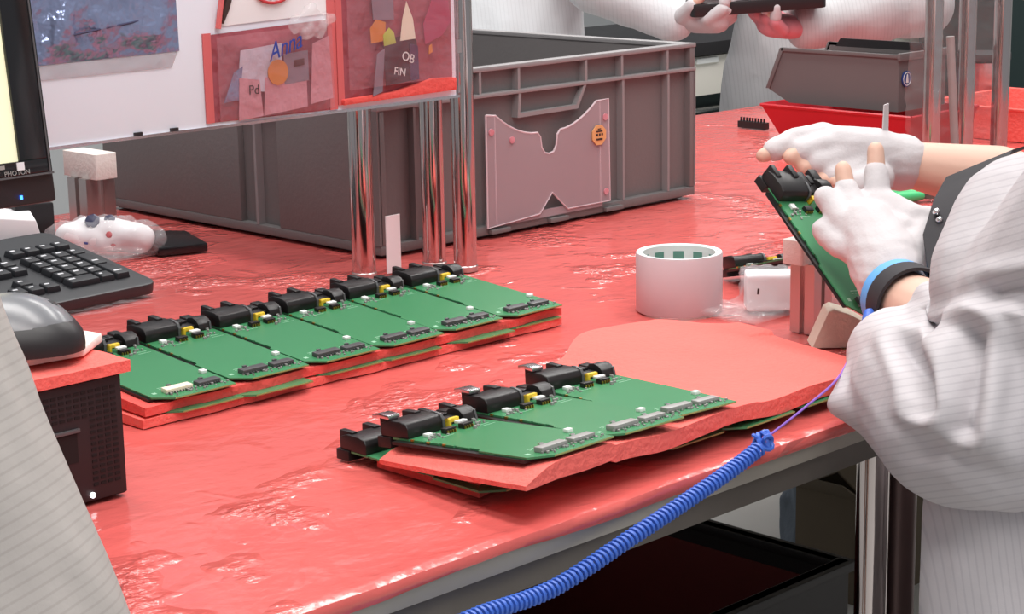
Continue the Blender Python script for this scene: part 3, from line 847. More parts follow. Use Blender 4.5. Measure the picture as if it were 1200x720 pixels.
def make_board(label, loc, rot, kind='row', group=None, matrix=None, lower=False, light=False, cream=False, clip=False, cat='circuit board'):
    t = thing('circuit_board', label, cat, loc, rot, group)
    if matrix is not None:
        t.matrix_world = matrix
    g = lambda k, fn: bmesh_get(k, fn)
    def part(name, key, fn):
        return link(name, g(key, fn), t)
    b = part('board', 'board', lambda: MB().prism(pcb_outline(), 0, 0.0016).mesh('board', 'pcb'))
    link('board_edge', g('edge', lambda: MB().prism([(0.016, -0.0004), (BW - 0.001, -0.0004), (BW - 0.001, 0.0006), (0.018, 0.0006)], 0.0002, 0.0014).mesh('board_edge', 'pcb_edge')), b)
    if not lower: part('seam_shade_plate', 'seam_shade', lambda: MB().box((-0.002, 0.014, -0.0028), (0.0805, 0.160, -0.0002)).mesh('seam_shade_plate', 'housing'))  # dark plate added under the board to stand in for shade in the seams
    # tall black housings along the back
    def big():
        mb = MB()
        mb.prism_yz([(0.146, 0.0017), (0.146, 0.0095), (0.1485, 0.0135), (0.155, 0.0150), (0.170, 0.0148), (0.178, 0.012), (0.178, 0.0017)], 0.003, 0.042)
        mb.box((0.006, 0.166, 0.0015), (0.012, 0.182, 0.0165)); mb.box((0.030, 0.166, 0.0015), (0.037, 0.182, 0.0165))
        return mb.mesh('socket_housing', 'housing', bevel=0.0012)
    h = part('socket_housing', 'big', big)
    link('highlight_rib', g('rib', lambda: MB().prism_yz([(0.1452, 0.0017), (0.1452, 0.0098), (0.148, 0.0142), (0.155, 0.0157), (0.160, 0.0156), (0.156, 0.0130), (0.149, 0.0110), (0.1475, 0.0017)], 0.0405, 0.0432).mesh('highlight_rib', 'housing_edge', bevel=0.0004)), h)  # paler grey rib paints the highlight along the housing's right edge
    def low():
        mb = MB()
        mb.box((0.0432, 0.153, 0.0017), (0.066, 0.176, 0.0072))
        mb.box((0.046, 0.160, 0.0070), (0.055, 0.178, 0.0105)); mb.box((0.058, 0.164, 0.0070), (0.064, 0.175, 0.0092))
        return mb.mesh('jack_housing', 'housing', bevel=0.0008)
    part('jack_housing', 'low', low)
    def barrel():
        mb = MB()
        o = [(0.1475 + 0.0, 0.0017)]
        for k in range(7):
            a = math.pi * k / 6
            o.append((0.160 - 0.0125 * math.cos(a), 0.0030 + 0.0098 * math.sin(a)))
        o.append((0.1725, 0.0017))
        mb.prism_yz(o, 0.0665, 0.0818)
        mb.box((0.069, 0.170, 0.0017), (0.080, 0.184, 0.0085))
        return mb.mesh('round_housing', 'housing', bevel=0.0008)
    rb = part('round_housing', 'barrel', barrel)
    link('highlight_rib', g('rib2', lambda: MB().prism_yz([(0.1470, 0.0017), (0.1490, 0.0095), (0.1505, 0.0100), (0.1490, 0.0017)], 0.0790, 0.0808).mesh('highlight_rib', 'housing_edge')), rb)
    part('housing_skirt', 'skirt', lambda: MB().box((0.002, 0.1665, -0.0075), (0.0815, 0.182, 0.0015)).mesh('housing_skirt', 'housing', bevel=0.0008))
    if lower:
        return t
    if clip:
        c = part('spring_clip', 'clip', lambda: MB().prism_yz([(0.166, 0.0158), (0.180, 0.0168), (0.186, 0.0150), (0.186, 0.0185), (0.178, 0.0200), (0.166, 0.0190)], 0.002, 0.014).mesh('spring_clip', 'silver', bevel=0.0004))
    # small parts just in front of the housings
    def jst(x):
        return lambda: MB().box((x, 0.131, 0.0016), (x + 0.011, 0.137, 0.0058)).mesh('pin_header', 'housing', bevel=0.0004)
    for key, x in (('jst1', 0.030), ('jst2', 0.049)):
        c = part('pin_header', key, jst(x))
        def pins(x=x):
            mb = MB(); row_pins(mb, x + 0.0015, x + 0.0095, 0.1295, 0.1315, 0.0018, 0.0042, 4); return mb.mesh('pins', 'gold')
        link('pins', g(key + 'p', pins), c)
    part('yellow_coil', 'yel', lambda: MB().box((0.044, 0.1425, 0.0062), (0.056, 0.1465, 0.0098)).box((0.044, 0.1415, 0.0016), (0.0465, 0.1465, 0.0098)).mesh('yellow_coil', 'yellow', bevel=0.0006))
    part('chip_white', 'wh1', lambda: MB().box((0.050, 0.137, 0.0050), (0.060, 0.1425, 0.0072)).mesh('chip_white', 'smd_white', bevel=0.0004))
    part('chip_white', 'wh2', lambda: MB().box((0.014, 0.135, 0.0016), (0.020, 0.141, 0.0045)).mesh('chip_white', 'smd_white', bevel=0.0004))
    part('chip_white', 'wh3', lambda: MB().box((0.074, 0.040, 0.0016), (0.080, 0.0455, 0.0045)).mesh('chip_white', 'smd_white', bevel=0.0004))
    def bits():
        mb = MB(); r = random.Random(11)
        for k in range(26):
            x, y = r.uniform(0.008, 0.074), r.uniform(0.122, 0.146)
            if 0.03 < x < 0.062 and y > 0.128: continue
            w = r.uniform(0.001, 0.003)
            mb.box((x, y, 0.0016), (x + w, y + 0.0018, 0.0016 + r.uniform(0.0008, 0.0025)))
        for k in range(24):
            x, y = r.uniform(0.012, 0.080), r.uniform(0.004, 0.011)
            w = r.uniform(0.001, 0.0025)
            mb.box((x, y, 0.0016), (x + w, y + 0.0016, 0.0016 + r.uniform(0.0006, 0.0018)))
        return mb.mesh('tiny_components', 'connector_grey')
    o = part('tiny_components', 'bits', bits); o['kind'] = 'stuff'
    def silk():
        mb = MB(); r = random.Random(5)
        for k in range(7):
            mb.box((0.018 + k * 0.0045, 0.0270, 0.00161), (0.0205 + k * 0.0045, 0.0278, 0.00168))
        mb.box((0.018, 0.030, 0.00161), (0.036, 0.0307, 0.00168)); mb.box((0.054, 0.027, 0.00161), (0.070, 0.0277, 0.00168))
        mb.box((0.020, 0.126, 0.00161), (0.034, 0.1266, 0.00168)); mb.box((0.058, 0.129, 0.00161), (0.076, 0.1296, 0.00168))
        mb.box((0.064, 0.124, 0.00161), (0.078, 0.1247, 0.00168)); mb.box((0.008, 0.129, 0.00161), (0.024, 0.1297, 0.00168))
        mb.box((0.006, 0.018, 0.00161), (0.010, 0.022, 0.00168))
        return mb.mesh('board_print', 'silk')
    part('board_print', 'silk', silk)
    def castel():
        mb = MB()
        for y in (0.140, 0.122, 0.104):
            mb.box((0.0028, y, 0.0003), (0.0045, y + 0.003, 0.0019))
        return mb.mesh('edge_contacts', 'gold')
    part('edge_contacts', 'cast', castel)
    # front edge connectors
    cm = 'connector_grey' if light else 'connector_dark'
    def front(x0, x1, y0, y1, hh, key, m, m2):
        c = part('edge_connector', key + m, lambda: MB().box((x0, y0, 0.0016), (x1, y1, hh)).mesh('edge_connector', m, bevel=0.0006))
        def pins():
            mb = MB(); row_pins(mb, x0 + 0.002, x1 - 0.002, y0 - 0.0016, y0 + 0.0003, 0.0017, 0.0034, 9)
            mb.box((x0 + 0.006, y1 - 0.001, hh - 0.0005), (x0 + 0.010, y1 + 0.0015, hh + 0.0012)); return mb.mesh('pins', m2)
        link('pins', g(key + 'pin' + m2, pins), c)
    front(0.0155, 0.0435, 0.0115, 0.0205, 0.0058, 'fc1', 'connector_cream' if cream else cm, 'silver' if light else 'housing_edge')
    front(0.0500, 0.0740, 0.0115, 0.0205, 0.0052, 'fc2', cm, 'silver' if light else 'housing_edge')
    return t

order = ['first', 'second', 'third', 'fourth', 'fifth', 'sixth']
rights = [1.0295, 1.1158, 1.2005, 1.2847, 1.369, 1.4535]
T1 = math.radians(4.4)
for k, r in enumerate(rights):
    lab = 'green board with black sockets, %s from the black computer in the six-board row' % order[k]
    if k == 0: lab = 'green circuit board with a cream connector, next to the black box computer'
    if k == 5: lab = 'green circuit board at the far end of the row of six, before the chrome tubes'
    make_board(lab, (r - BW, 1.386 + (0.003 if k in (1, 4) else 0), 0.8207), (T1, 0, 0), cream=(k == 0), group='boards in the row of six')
for k, r in enumerate(rights):
    lab = 'board in the lower layer under the six-board row, %s from the black computer' % order[k]
    make_board(lab, (r - BW + (0.006, -0.004, 0.004, -0.006, 0.008, -0.002)[k], 1.3835 + (0, -0.005, 0.002, 0.0, -0.004, 0.003)[k], 0.8078), (math.radians(1.6), 0, 0), lower=True, group='lower boards under the row of six')
def r1_top(u, v):
    x = 0.937 + 0.520 * u; y = 1.391 + 0.134 * v
    if v == 0: y += 0.004 * noise.noise(V((x * 22, 0, 0)))
    z = 0.8172 + (y - 1.386) * math.tan(T1)
    if u < 0.02: x -= 0.003
    return (x, y, z)
tag(sheet('foam_sheet', 'foam_deep', r1_top, 60, 12, lambda x, y: 0.8096 + (y - 1.3835) * math.tan(math.radians(1.6))), 'red foam sheet between the two layers of the row of six boards', 'foam')
def r1_bot(u, v):
    x = 0.930 + 0.525 * u; y = 1.389 + 0.142 * v + (0.005 * noise.noise(V((u * 11, 3, 0))) if v == 0 else 0)
    return (x, y, 0.8075 + (y - 1.3835) * math.tan(math.radians(1.6)))
tag(sheet('foam_sheet', 'foam_red', r1_bot, 40, 10, lambda x, y: 0.8000), 'red foam sheet on the film at the bottom of the six-board stack', 'foam')

# row of three with wavy foam
row3 = [(0.9895, 0.9690, 0.8432, 0.5, -5.4), (1.0745, 0.9760, 0.8400, -3.0, -4.2), (1.1535, 0.9900, 0.8348, -6.0, -2.4)]
labs = ['green circuit board on the bulging foam corner of the three-board row',
        'green circuit board with silver clip, in the middle of the row of three',
        'green circuit board next to the bare red foam in the row of three']
for (x, y, z, yaw, tilt), lab in zip(row3, labs):
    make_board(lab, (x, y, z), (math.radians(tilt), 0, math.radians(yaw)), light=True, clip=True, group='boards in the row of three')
low3 = [(0.982, 1.013, 'circuit board in the lower layer under the bulging foam corner'),
        (1.066, 1.011, 'circuit board in the lower layer under the middle board of the row of three'),
        (1.148, 0.990, 'circuit board in the lower layer below the board next to bare foam'),
        (1.235, 0.983, 'circuit board poking out under the bare red foam, nearer the row of three'),
        (1.322, 0.985, 'circuit board poking out under the bare red foam, nearer the white wedge')]
for x, y, lab in low3:
    make_board(lab, (x, y, 0.8085), (0, 0, 0), lower=True, group='lower boards under the row of three')
def interp(x, xs, ys):
    for a, b, p, q in zip(xs, xs[1:], ys, ys[1:]):
        if x <= b:
            k = max(0, (x - a) / (b - a)); k = k * k * (3 - 2 * k)
            return p + (q - p) * k
    return ys[-1]
def z3(x, y):
    f = interp(x, [0.985, 1.07, 1.075, 1.15, 1.235, 1.31, 1.48], [0.8428, 0.8424, 0.8396, 0.8343, 0.8337, 0.8285, 0.8250])
    b = interp(x, [0.985, 1.235, 1.31, 1.40, 1.50], [0.8262, 0.8272, 0.8325, 0.8320, 0.8290])
    k = (y - 0.975) / 0.165
    return f + (b - f) * max(-0.15, min(1.25, k)) - 0.0034
def foam3(u, v):
    x0 = 0.968 + 0.010 * v
    x = x0 + (1.475 + 0.025 * v - x0) * u
    yf = interp(x, [0.968, 1.02, 1.10, 1.24, 1.40, 1.475], [0.962, 0.968, 0.972, 0.984, 0.990, 1.015])
    yb = interp(x, [0.968, 1.20, 1.26, 1.36, 1.44, 1.50], [1.135, 1.136, 1.215, 1.262, 1.250, 1.190])
    y = yf + (yb - yf) * v
    z = z3(x, y)
    e = min(u * 12, 1); z -= (1 - e) ** 2 * 0.010
    e = min((1 - u) * 7, 1); z -= (1 - e) ** 2 * 0.006
    z += 0.0012 * noise.noise(V((x * 16, y * 16, 1))) * (1 if x > 1.27 else -abs(0.5))
    return (x, y, z)
def foam3_bottom(x, y):
    lift = max(0.0, min(1.0, (y - 1.132) / 0.012)) if x > 1.15 else 0.0
    return max(0.8105 + 0.0142 * lift, z3(x, y) - 0.014 - 0.002 * noise.noise(V((x * 15, y * 10, 7))))
tag(sheet('foam_sheet', 'foam_red', foam3, 90, 40, foam3_bottom), 'wavy coral foam sheet under the row of three boards, bare on one half', 'foam')
def foam3b(u, v):
    x = 0.992 + 0.41 * u; y = 1.036 + 0.118 * v + 0.008 * noise.noise(V((u * 9, 1, 0)))
    return (x, y, 0.8078 + (0.004 * max(0, 1 - u * 7) * max(0, 1 - v * 3)))
tag(sheet('foam_sheet', 'foam_deep', foam3b, 50, 14, lambda x, y: 0.8000), 'red foam sheet on the film at the bottom of the three-board stack', 'foam')

# ------------------------------------------------------------------ roll of tape
t = thing('tape_roll', 'wide pale pink-grey tape roll standing on end on the film', 'tape', (1.589, 1.342, 0.8005))
R, H = 0.0465, 0.0625
MB().lathe([(R - 0.005, 0), (R - 0.0006, 0), (R, 0.001), (R, H - 0.001), (R - 0.0006, H), (R - 0.005, H)], seg=72).build('tape_winding', 'tape', t, smooth=True)
MB().lathe([(R - 0.0052, -0.0), (R - 0.0050, 0.0004), (R - 0.0050, H + 0.0008), (R - 0.0008, H + 0.0008), (R - 0.0008, H + 0.0002)], seg=72).build('tape_face', 'tape_edge', t, smooth=True)
MB().lathe([(R - 0.0051, 0.0), (R - 0.0051, H), (R - 0.0075, H), (R - 0.0075, 0.0), (R - 0.0051, 0.0)], seg=72).build('core', 'tape_core', t, smooth=True)
for k in range(11):
    mb = MB(); a0 = 2 * math.pi * k / 11; vs = []; fs = []
    for j in range(7):
        a = a0 + 0.30 * j / 6
        for r_, z in ((R - 0.0077, 0.040), (R - 0.0077, 0.056)):
            vs.append((r_ * math.cos(a), r_ * math.sin(a), z))
    for j in range(6):
        fs.append((2 * j, 2 * j + 1, 2 * j + 3, 2 * j + 2))
    mb.add(vs, fs).build('core_print', 'core_print', t)

# ------------------------------------------------------------------ support posts with foam caps
def cap_post(loc, w, h, cap, off, label, rotz=0.0):
    t = thing('support_post', label, 'post', loc, (0, 0, rotz))
    MB().prism(slot_profile(w), 0, h).build('profile', 'alu', t)
    MB().prism(round_rect(off[0] - cap[0] / 2, off[1] - cap[1] / 2, off[0] + cap[0] / 2, off[1] + cap[1] / 2, 0.003, 3), h, h + cap[2]).build('foam_cap', 'foam_white', t, bevel=0.002)
    return t
cap_post((1.600, 1.176, 0.8), 0.030, 0.072, (0.026, 0.026, 0.025), (-0.012, 0.006), 'short aluminium post with a white foam cap by the white parcel')
cap_post((1.455, 2.262, 0.8), 0.045, 0.072, (0.034, 0.080, 0.034), (0.0, 0.0), 'aluminium post with a wide white foam cap behind the wrapped bundle')
# cream foam wedge
mb = MB()
ax = V((0.707, -0.707, 0)); ay = V((0.707, 0.707, 0))
prof = [(-0.030, 0.0), (0.024, 0.0), (0.026, 0.024), (0.008, 0.034), (-0.009, 0.040), (-0.014, 0.037)]
n = len(prof)
vs = [V((1.560, 1.108, 0.8)) + ax * p + V((0, 0, q)) for p, q in prof] + [V((1.560, 1.108, 0.8)) + ax * p + ay * 0.035 + V((0, 0, q)) for p, q in prof]
mb.add(vs, [tuple(range(n)), tuple(range(2 * n - 1, n - 1, -1))] + [(i, (i + 1) % n, (i + 1) % n + n, i + n) for i in range(n)])
tag(mb.build('foam_wedge', 'foam_cream', bevel=0.002), 'cream foam wedge standing behind the coral foam sheet', 'foam')

# white parcel in clear bag
t = thing('wrapped_parcel', 'small white parcel in a clear bag beside the tape roll', 'parcel', (1.648, 1.262, 0.8))
mb = MB()
mb.box((-0.029, -0.018, 0.003), (0.029, 0.018, 0.043), Matrix.Rotation(math.radians(-46), 4, 'Z'))
blob('parcel', mb, 0.002, 'paper', t, 8, lambda p, n: 0.0010 * noise.noise(p * 60))
mb = MB(); mb.box((-0.033, -0.022, 0.001), (0.033, 0.022, 0.047), Matrix.Rotation(math.radians(-46), 4, 'Z'))
mb.box((-0.075, -0.035, 0.001), (0.0, 0.05, 0.009))
blob('clear_bag', mb, 0.004, 'clear_bag', t, 3, lambda p, n: 0.003 * noise.noise(p * 90) + 0.002 * noise.noise(p * 200) if p.z > 0.004 else 0)
MB().tube([(-0.0375, -0.010, 0.026), (-0.038, -0.011, 0.032)], 0.0012, 6).build('ink_mark', 'print_dark', t)

# board leaning behind the parcel
yv = V((0.050, 0.115, -0.034)).normalized()
xv = V((0.90, -0.40, 0.0)); xv = (xv - yv * xv.dot(yv)).normalized()
zv = xv.cross(yv)
if zv.z < 0: xv, zv = -xv, -zv
o_ = V((1.672, 1.250, 0.856))
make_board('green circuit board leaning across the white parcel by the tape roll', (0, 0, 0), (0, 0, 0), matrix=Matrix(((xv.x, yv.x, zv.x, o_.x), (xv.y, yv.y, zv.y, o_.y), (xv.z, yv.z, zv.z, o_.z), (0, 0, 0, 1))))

# board held in the gloved hands
yv = V((0.151, 0.753, 0.641)).normalized(); xv = V((0.988, -0.097, -0.118)); xv = (xv - yv * xv.dot(yv)).normalized(); zv = xv.cross(yv)
o_ = V((1.490, 1.046, 0.853))
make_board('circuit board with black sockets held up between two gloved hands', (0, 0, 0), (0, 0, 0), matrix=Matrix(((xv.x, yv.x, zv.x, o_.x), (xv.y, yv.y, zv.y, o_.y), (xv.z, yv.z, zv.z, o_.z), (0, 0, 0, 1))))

# ------------------------------------------------------------------ wrapped bundle by the monitor, tray strip, paper pieces
t = thing('wrapped_bundle', 'white bundle with blue and red print wrapped in clear plastic by the keyboard', 'bundle', (1.365, 2.09, 0.8))
mb = MB()
mb.capsule((-0.035, 0.030, 0.022), 0.020, (0.022, -0.034, 0.022), 0.019); mb.capsule((-0.02, 0.02, 0.032), 0.016, (0.012, -0.015, 0.033), 0.014)
blob('bundle', mb, 0.003, 'paper', t, 4, lambda p, n: 0.004 * noise.noise(p * 45))
mb = MB(); mb.capsule((-0.044, 0.040, 0.022), 0.022, (0.03, -0.044, 0.022), 0.022); mb.capsule((-0.02, 0.02, 0.034), 0.018, (0.015, -0.018, 0.034), 0.017); mb.box((-0.05, -0.06, 0.001), (0.04, 0.05, 0.010))
blob('clear_wrap', mb, 0.004, 'clear_bag', t, 2, lambda p, n: 0.004 * noise.noise(p * 70) + 0.002 * noise.noise(p * 160) if p.z > 0.003 else 0)
for (x, y, z), r_, m_ in (((-0.043, 0.012, 0.022), 0.006, 'print_blue'), ((-0.033, 0.000, 0.022), 0.005, 'print_blue'), ((-0.020, 0.004, 0.0455), 0.010, 'navy'), ((-0.004, -0.010, 0.046), 0.008, 'navy'), ((-0.012, -0.020, 0.030), 0.005, 'print_red'), ((-0.010, -0.024, 0.018), 0.004, 'print_red')):
    MB().lathe([(0, -0.0006), (r_, -0.0006), (r_ * 0.8, 0.0006), (0, 0.0012)], (0, 0, 0), 7, Matrix.Translation((x, y, z)) @ Matrix.Rotation(0.8, 4, 'X') @ Matrix.Rotation(-0.6, 4, 'Y')).build('print_patch', m_, t)
tag(MB().prism([(1.395, 2.025), (1.455, 2.005), (1.49, 2.10), (1.45, 2.15), (1.41, 2.12)], 0.801, 0.812).build('black_case', 'black_gloss', bevel=0.002), 'flat glossy black case beside the wrapped bundle', 'case')
tag(MB().prism([(1.29, 2.115), (1.32, 2.135), (1.37, 2.345), (1.12, 2.345), (1.10, 2.25)], 0.801, 0.815).build('black_mat', 'pc_black', bevel=0.002), 'dark mat under the folded white paper behind the keyboard', 'mat')
mb = MB()
mb.add([(1.25, 2.20, 0.8155), (1.305, 2.145, 0.8155), (1.325, 2.19, 0.8155), (1.28, 2.25, 0.8155), (1.255, 2.20, 0.850), (1.30, 2.152, 0.846), (1.318, 2.195, 0.852), (1.285, 2.245, 0.855)],
       [(0, 3, 2, 1), (4, 5, 6, 7), (0, 1, 5, 4), (1, 2, 6, 5), (2, 3, 7, 6), (3, 0, 4, 7)])
tag(mb.build('folded_paper', 'paper', bevel=0.002), 'white folded paper piece on the dark mat below the monitor', 'paper')
tag(MB().prism([(1.30, 2.20), (1.345, 2.18), (1.36, 2.29), (1.32, 2.30)], 0.8155, 0.86).build('black_stand_foot', 'black_plastic', bevel=0.003), 'black plastic foot behind the folded paper', 'foot')

# ------------------------------------------------------------------ bins and trays at the back
t = thing('stacking_bin', 'small grey stacking bin with a round blue emblem on top of the red bin', 'bin', (2.673, 1.799, 0.872))
Lb, Wb, Hb = 0.262, 0.135, 0.092
side = [(0, 0), (Lb - 0.045, 0), (Lb, 0.022), (Lb - 0.030, Hb), (0, Hb)]
for x0_ in (0, Wb - 0.003):
    s_ = MB().prism_yz(side, x0_, x0_ + 0.003).build('side_wall', 'grey_bin', t)
    xo = -0.003 if x0_ == 0 else 0.003
    mb = MB(); mb.box((x0_ + min(xo, 0), 0, Hb - 0.006), (x0_ + 0.003 + max(xo, 0), Lb - 0.028, Hb))
    mb.prism_yz([(Lb - 0.034, Hb), (Lb - 0.026, Hb), (Lb + 0.003, 0.022), (Lb - 0.005, 0.022)], x0_ + min(xo, 0), x0_ + 0.003 + max(xo, 0))
    mb.build('rim', 'grey_bin', s_, bevel=0.0006)
MB().box((0.003, 0, 0), (Wb - 0.003, 0.003, Hb)).build('back_wall', 'grey_bin', t)
MB().box((0.003, 0.003, 0), (Wb - 0.003, Lb - 0.045, 0.003)).build('bin_floor', 'grey_bin', t)
MB().box((0.003, Lb - 0.05, 0.0), (Wb - 0.003, Lb - 0.045, 0.03)).build('front_lip', 'grey_bin', t)
MB().box((-0.004, -0.005, Hb - 0.010), (Wb + 0.004, 0.001, Hb + 0.002)).build('back_rim', 'grey_bin', t, bevel=0.001)
MB().prism_yz([(0.02, Hb - 0.004), (0.20, Hb - 0.004), (0.19, Hb + 0.010), (0.03, Hb + 0.010)], Wb - 0.03, Wb - 0.027).build('divider', 'black_plastic', t)
e_ = MB().lathe([(0, -0.001), (0.013, -0.001), (0.013, 0.001), (0, 0.001)], seg=24, mx=Matrix.Translation((0.020, -0.0015, 0.052)) @ Matrix.Rotation(math.pi / 2, 4, 'X')).build('emblem', 'logo_blue', t)
mb = MB(); mb.tube([(0.020 + 0.0105 * math.cos(a), -0.0028, 0.052 + 0.0105 * math.sin(a)) for a in [i * math.pi / 8 for i in range(17)]], 0.0006, 5)
mb.prism_xz([(0.017, 0.046), (0.023, 0.046), (0.0215, 0.056), (0.020, 0.060), (0.0185, 0.056)], -0.0034, -0.0024)
mb.build('emblem_mark', 'smd_white', e_)

def open_bin(name, label, x0, x1, y0, y1, h, m, taper=0.015, front=0.03):
    t = thing(name, label, 'bin', (x0, y0, 0.8))
    W, D = x1 - x0, y1 - y0
    a = [(taper, taper), (W - taper, taper), (W - taper, D - taper), (taper, D - taper)]
    b = [(0, 0), (W, 0), (W, D + front), (0, D + front)]
    k = 0.003
    def wall(i):
        j = (i + 1) % 4
        p = [V((*a[i], 0)), V((*a[j], 0)), V((*b[j], h)), V((*b[i], h))]
        nrm = (p[1] - p[0]).cross(p[3] - p[0]).normalized() * k
        q = [v - nrm for v in p]
        return MB().add(p + q, [(0, 1, 2, 3), (7, 6, 5, 4), (0, 4, 5, 1), (1, 5, 6, 2), (2, 6, 7, 3), (3, 7, 4, 0)])
    for i in range(4):
        wall(i).build('side_wall', m, t)
    MB().prism(a, 0, k).build('bin_floor', m, t)
    mb = MB()
    loop = [(x, y, h) for x, y in b]
    for i in range(4):
        mb.tube([loop[i], loop[(i + 1) % 4]], 0.003, 6)
    mb.build('rim', m, t)
    return t
open_bin('red_bin', 'red plastic bin with sloping sides carrying the small grey bin', 2.640, 2.835, 1.752, 2.02, 0.0695, 'red_plastic')
open_bin('red_tray', 'bright red tray holding a green board past the wrapped tubes', 2.93, 3.20, 1.70, 1.92, 0.055, 'foam_red', 0.006, 0.0)
tag(MB().prism(round_rect(2.96, 1.73, 3.15, 1.88, 0.005), 0.804, 0.812).build('circuit_board', 'pcb_dark', bevel=0.001), 'dark green circuit panel lying inside the bright red tray', 'circuit board')
t = thing('silver_spool', 'black and silver spool standing behind the bright red tray', 'spool', (3.235, 1.99, 0.8))
MB().lathe([(0, 0), (0.05, 0), (0.05, 0.012), (0.03, 0.014), (0.03, 0.10), (0.05, 0.102), (0.05, 0.114), (0, 0.114)], seg=28).build('reel', 'black_plastic', t, smooth=True)
MB().lathe([(0.0302, 0.016), (0.046, 0.016), (0.046, 0.098), (0.0302, 0.098)], seg=28).build('winding', 'silver', t, smooth=True)
t = thing('pin_strip', 'short black pin strip on the film beside the red bin', 'connector', (2.80, 2.165, 0.8005))
MB().box((0, 0, 0), (0.012, 0.062, 0.012)).build('base', 'black_plastic', t)
mb = MB()
for k in range(9): mb.box((0.003, 0.004 + k * 0.0065, 0.012), (0.006, 0.0065 + k * 0.0065, 0.019))
mb.build('pins', 'black_plastic', t)
t = thing('wire_cutter', 'green-handled cutters with an orange dot lying on the film', 'pliers', (2.335, 1.530, 0.8005), (0, 0, math.radians(-35)))
for s_ in (-1, 1):
    MB().tube([(0, 0.004 * s_, 0.008), (-0.03, 0.018 * s_, 0.009), (-0.065, 0.020 * s_, 0.009), (-0.10, 0.010 * s_, 0.008)], [0.006, 0.008, 0.008, 0.006], 10).build('handle', 'green_grip', t, smooth=True)
    MB().prism([(0, 0), (0.012, 0.008 * s_), (0.04, 0.002 * s_), (0.04, 0)], 0.003, 0.011).build('jaw', 'dark_steel', t)
MB().lathe([(0, 0), (0.006, 0), (0.006, 0.004), (0, 0.004)], (0, 0, 0.011), 14).build('pivot', 'orange', t)

# far bench with drawers, dark machine
t = thing('drawer_bench', 'far bench with dark top and white drawer fronts beyond the coats', 'bench', (4.3, 3.4, 0))
MB().box((-0.9, -0.02, 0.765), (1.3, 0.6, 0.80)).build('top', 'black_plastic', t, bevel=0.003)
for k in range(4):
    d_ = MB().box((-0.86 + k * 0.53, 0.0, 0.655), (-0.86 + k * 0.53 + 0.52, 0.02, 0.760)).build('drawer', 'cabinet', t, bevel=0.002)
    for q in (0.12, 0.30):
        MB().box((-0.86 + k * 0.53 + q, -0.008, 0.742), (-0.86 + k * 0.53 + q + 0.09, 0.0, 0.756)).build('handle', 'smd_white', d_)
MB().box((-0.86, 0.02, 0.655), (1.26, 0.58, 0.765)).build('carcass', 'cabinet', t)
MB().box((-0.86, 0.10, 0.0), (1.26, 0.56, 0.655)).build('lower_body', 'dark_green', t)
MB().tube([(-0.86, 0.09, 0.60), (1.26, 0.09, 0.60)], 0.008, 8).build('foot_rail', 'silver', t)
t = thing('dark_cabinet', 'dark green equipment cabinet with grey shelf lines beyond the wrapped tubes', 'cabinet', (5.0, 2.6, 0))
MB().box((0, 0, 0), (0.9, 0.7, 1.5)).build('body', 'dark_green', t, bevel=0.005)
for z in (0.55, 0.78, 1.0):
    MB().box((-0.01, -0.01, z), (0.91, 0.0, z + 0.025)).build('shelf_edge', 'connector_grey', t)

# ------------------------------------------------------------------ under the bench
t = thing('black_crate', 'open black crate with dark red inside on the floor under the bench', 'crate', (1.15, 1.306, 0))
W, D, H = 0.711, 0.62, 0.45
mb = MB(); mb.box((0, 0, 0), (W, 0.012, H)); mb.box((0, D - 0.012, 0), (W, D, H)); mb.box((0, 0.012, 0), (0.012, D - 0.012, H)); mb.box((W - 0.012, 0.012, 0), (W, D - 0.012, H))
mb.build('walls', 'crate_black', t)
mb = MB(); mb.box((0.012, 0.012, 0), (W - 0.012, D - 0.012, 0.012)); mb.box((0.012, D - 0.014, 0.012), (W - 0.012, D - 0.012, H - 0.03)); mb.box((W - 0.014, 0.012, 0.012), (W - 0.012, D - 0.014, H - 0.03))
mb.build('lining', 'crate_red', t)
mb = MB(); mb.box((-0.008, -0.008, H - 0.012), (W + 0.008, 0.014, H)); mb.box((-0.008, D - 0.014, H - 0.012), (W + 0.008, D + 0.008, H)); mb.box((-0.008, 0.014, H - 0.012), (0.014, D - 0.014, H)); mb.box((W - 0.014, 0.014, H - 0.012), (W + 0.008, D - 0.014, H))
mb.build('rim', 'crate_black', t, bevel=0.002)
t = thing('cardboard_box', 'brown cardboard box with open flaps on the floor behind the black crate', 'box', (2.70, 1.86, 0))
W, D, H = 0.30, 0.15, 0.19
mb = MB(); mb.box((0, 0, 0), (W, 0.005, H)); mb.box((0, D - 0.005, 0), (W, D, H)); mb.box((0, 0.005, 0), (0.005, D - 0.005, H)); mb.box((W - 0.005, 0.005, 0), (W, D - 0.005, H)); mb.box((0.005, 0.005, 0), (W - 0.005, D - 0.005, 0.005))
mb.build('body', 'cardboard', t)
MB().prism_yz([(0, H), (0.0, H + 0.004), (0.10, H + 0.075), (0.10, H + 0.071)], 0.0, W).build('flap', 'cardboard', t)
MB().prism_xz([(0, H), (0.004, H), (-0.07, H + 0.05), (-0.074, H + 0.05)], 0, D).build('flap', 'cardboard', t)
mb = MB()
mb.capsule((0, 0, 0.10), 0.085, (0, 0, 0.24), 0.06); mb.box((-0.08, -0.07, 0.001), (0.08, 0.07, 0.10))
t = blob('cloth_bag', mb, 0.008, 'blue_cloth', None, 4, lambda p, n: 0.012 * noise.noise(p * 18) if p.z > 0.01 else 0)
t.location = (2.91, 2.13, 0.0); t.scale = (0.6, 0.6, 1.0)
tag(t, 'grey-blue cloth bag on the floor beside the cardboard box', 'bag')
tag(MB().tube([(2.05, 1.40, 0.012), (2.25, 1.50, 0.006), (2.55, 1.62, 0.006), (2.75, 1.68, 0.006)], 0.005, 8).build('floor_cable', 'black_plastic', smooth=True), 'thin black cable on the floor by the cardboard box', 'cable')

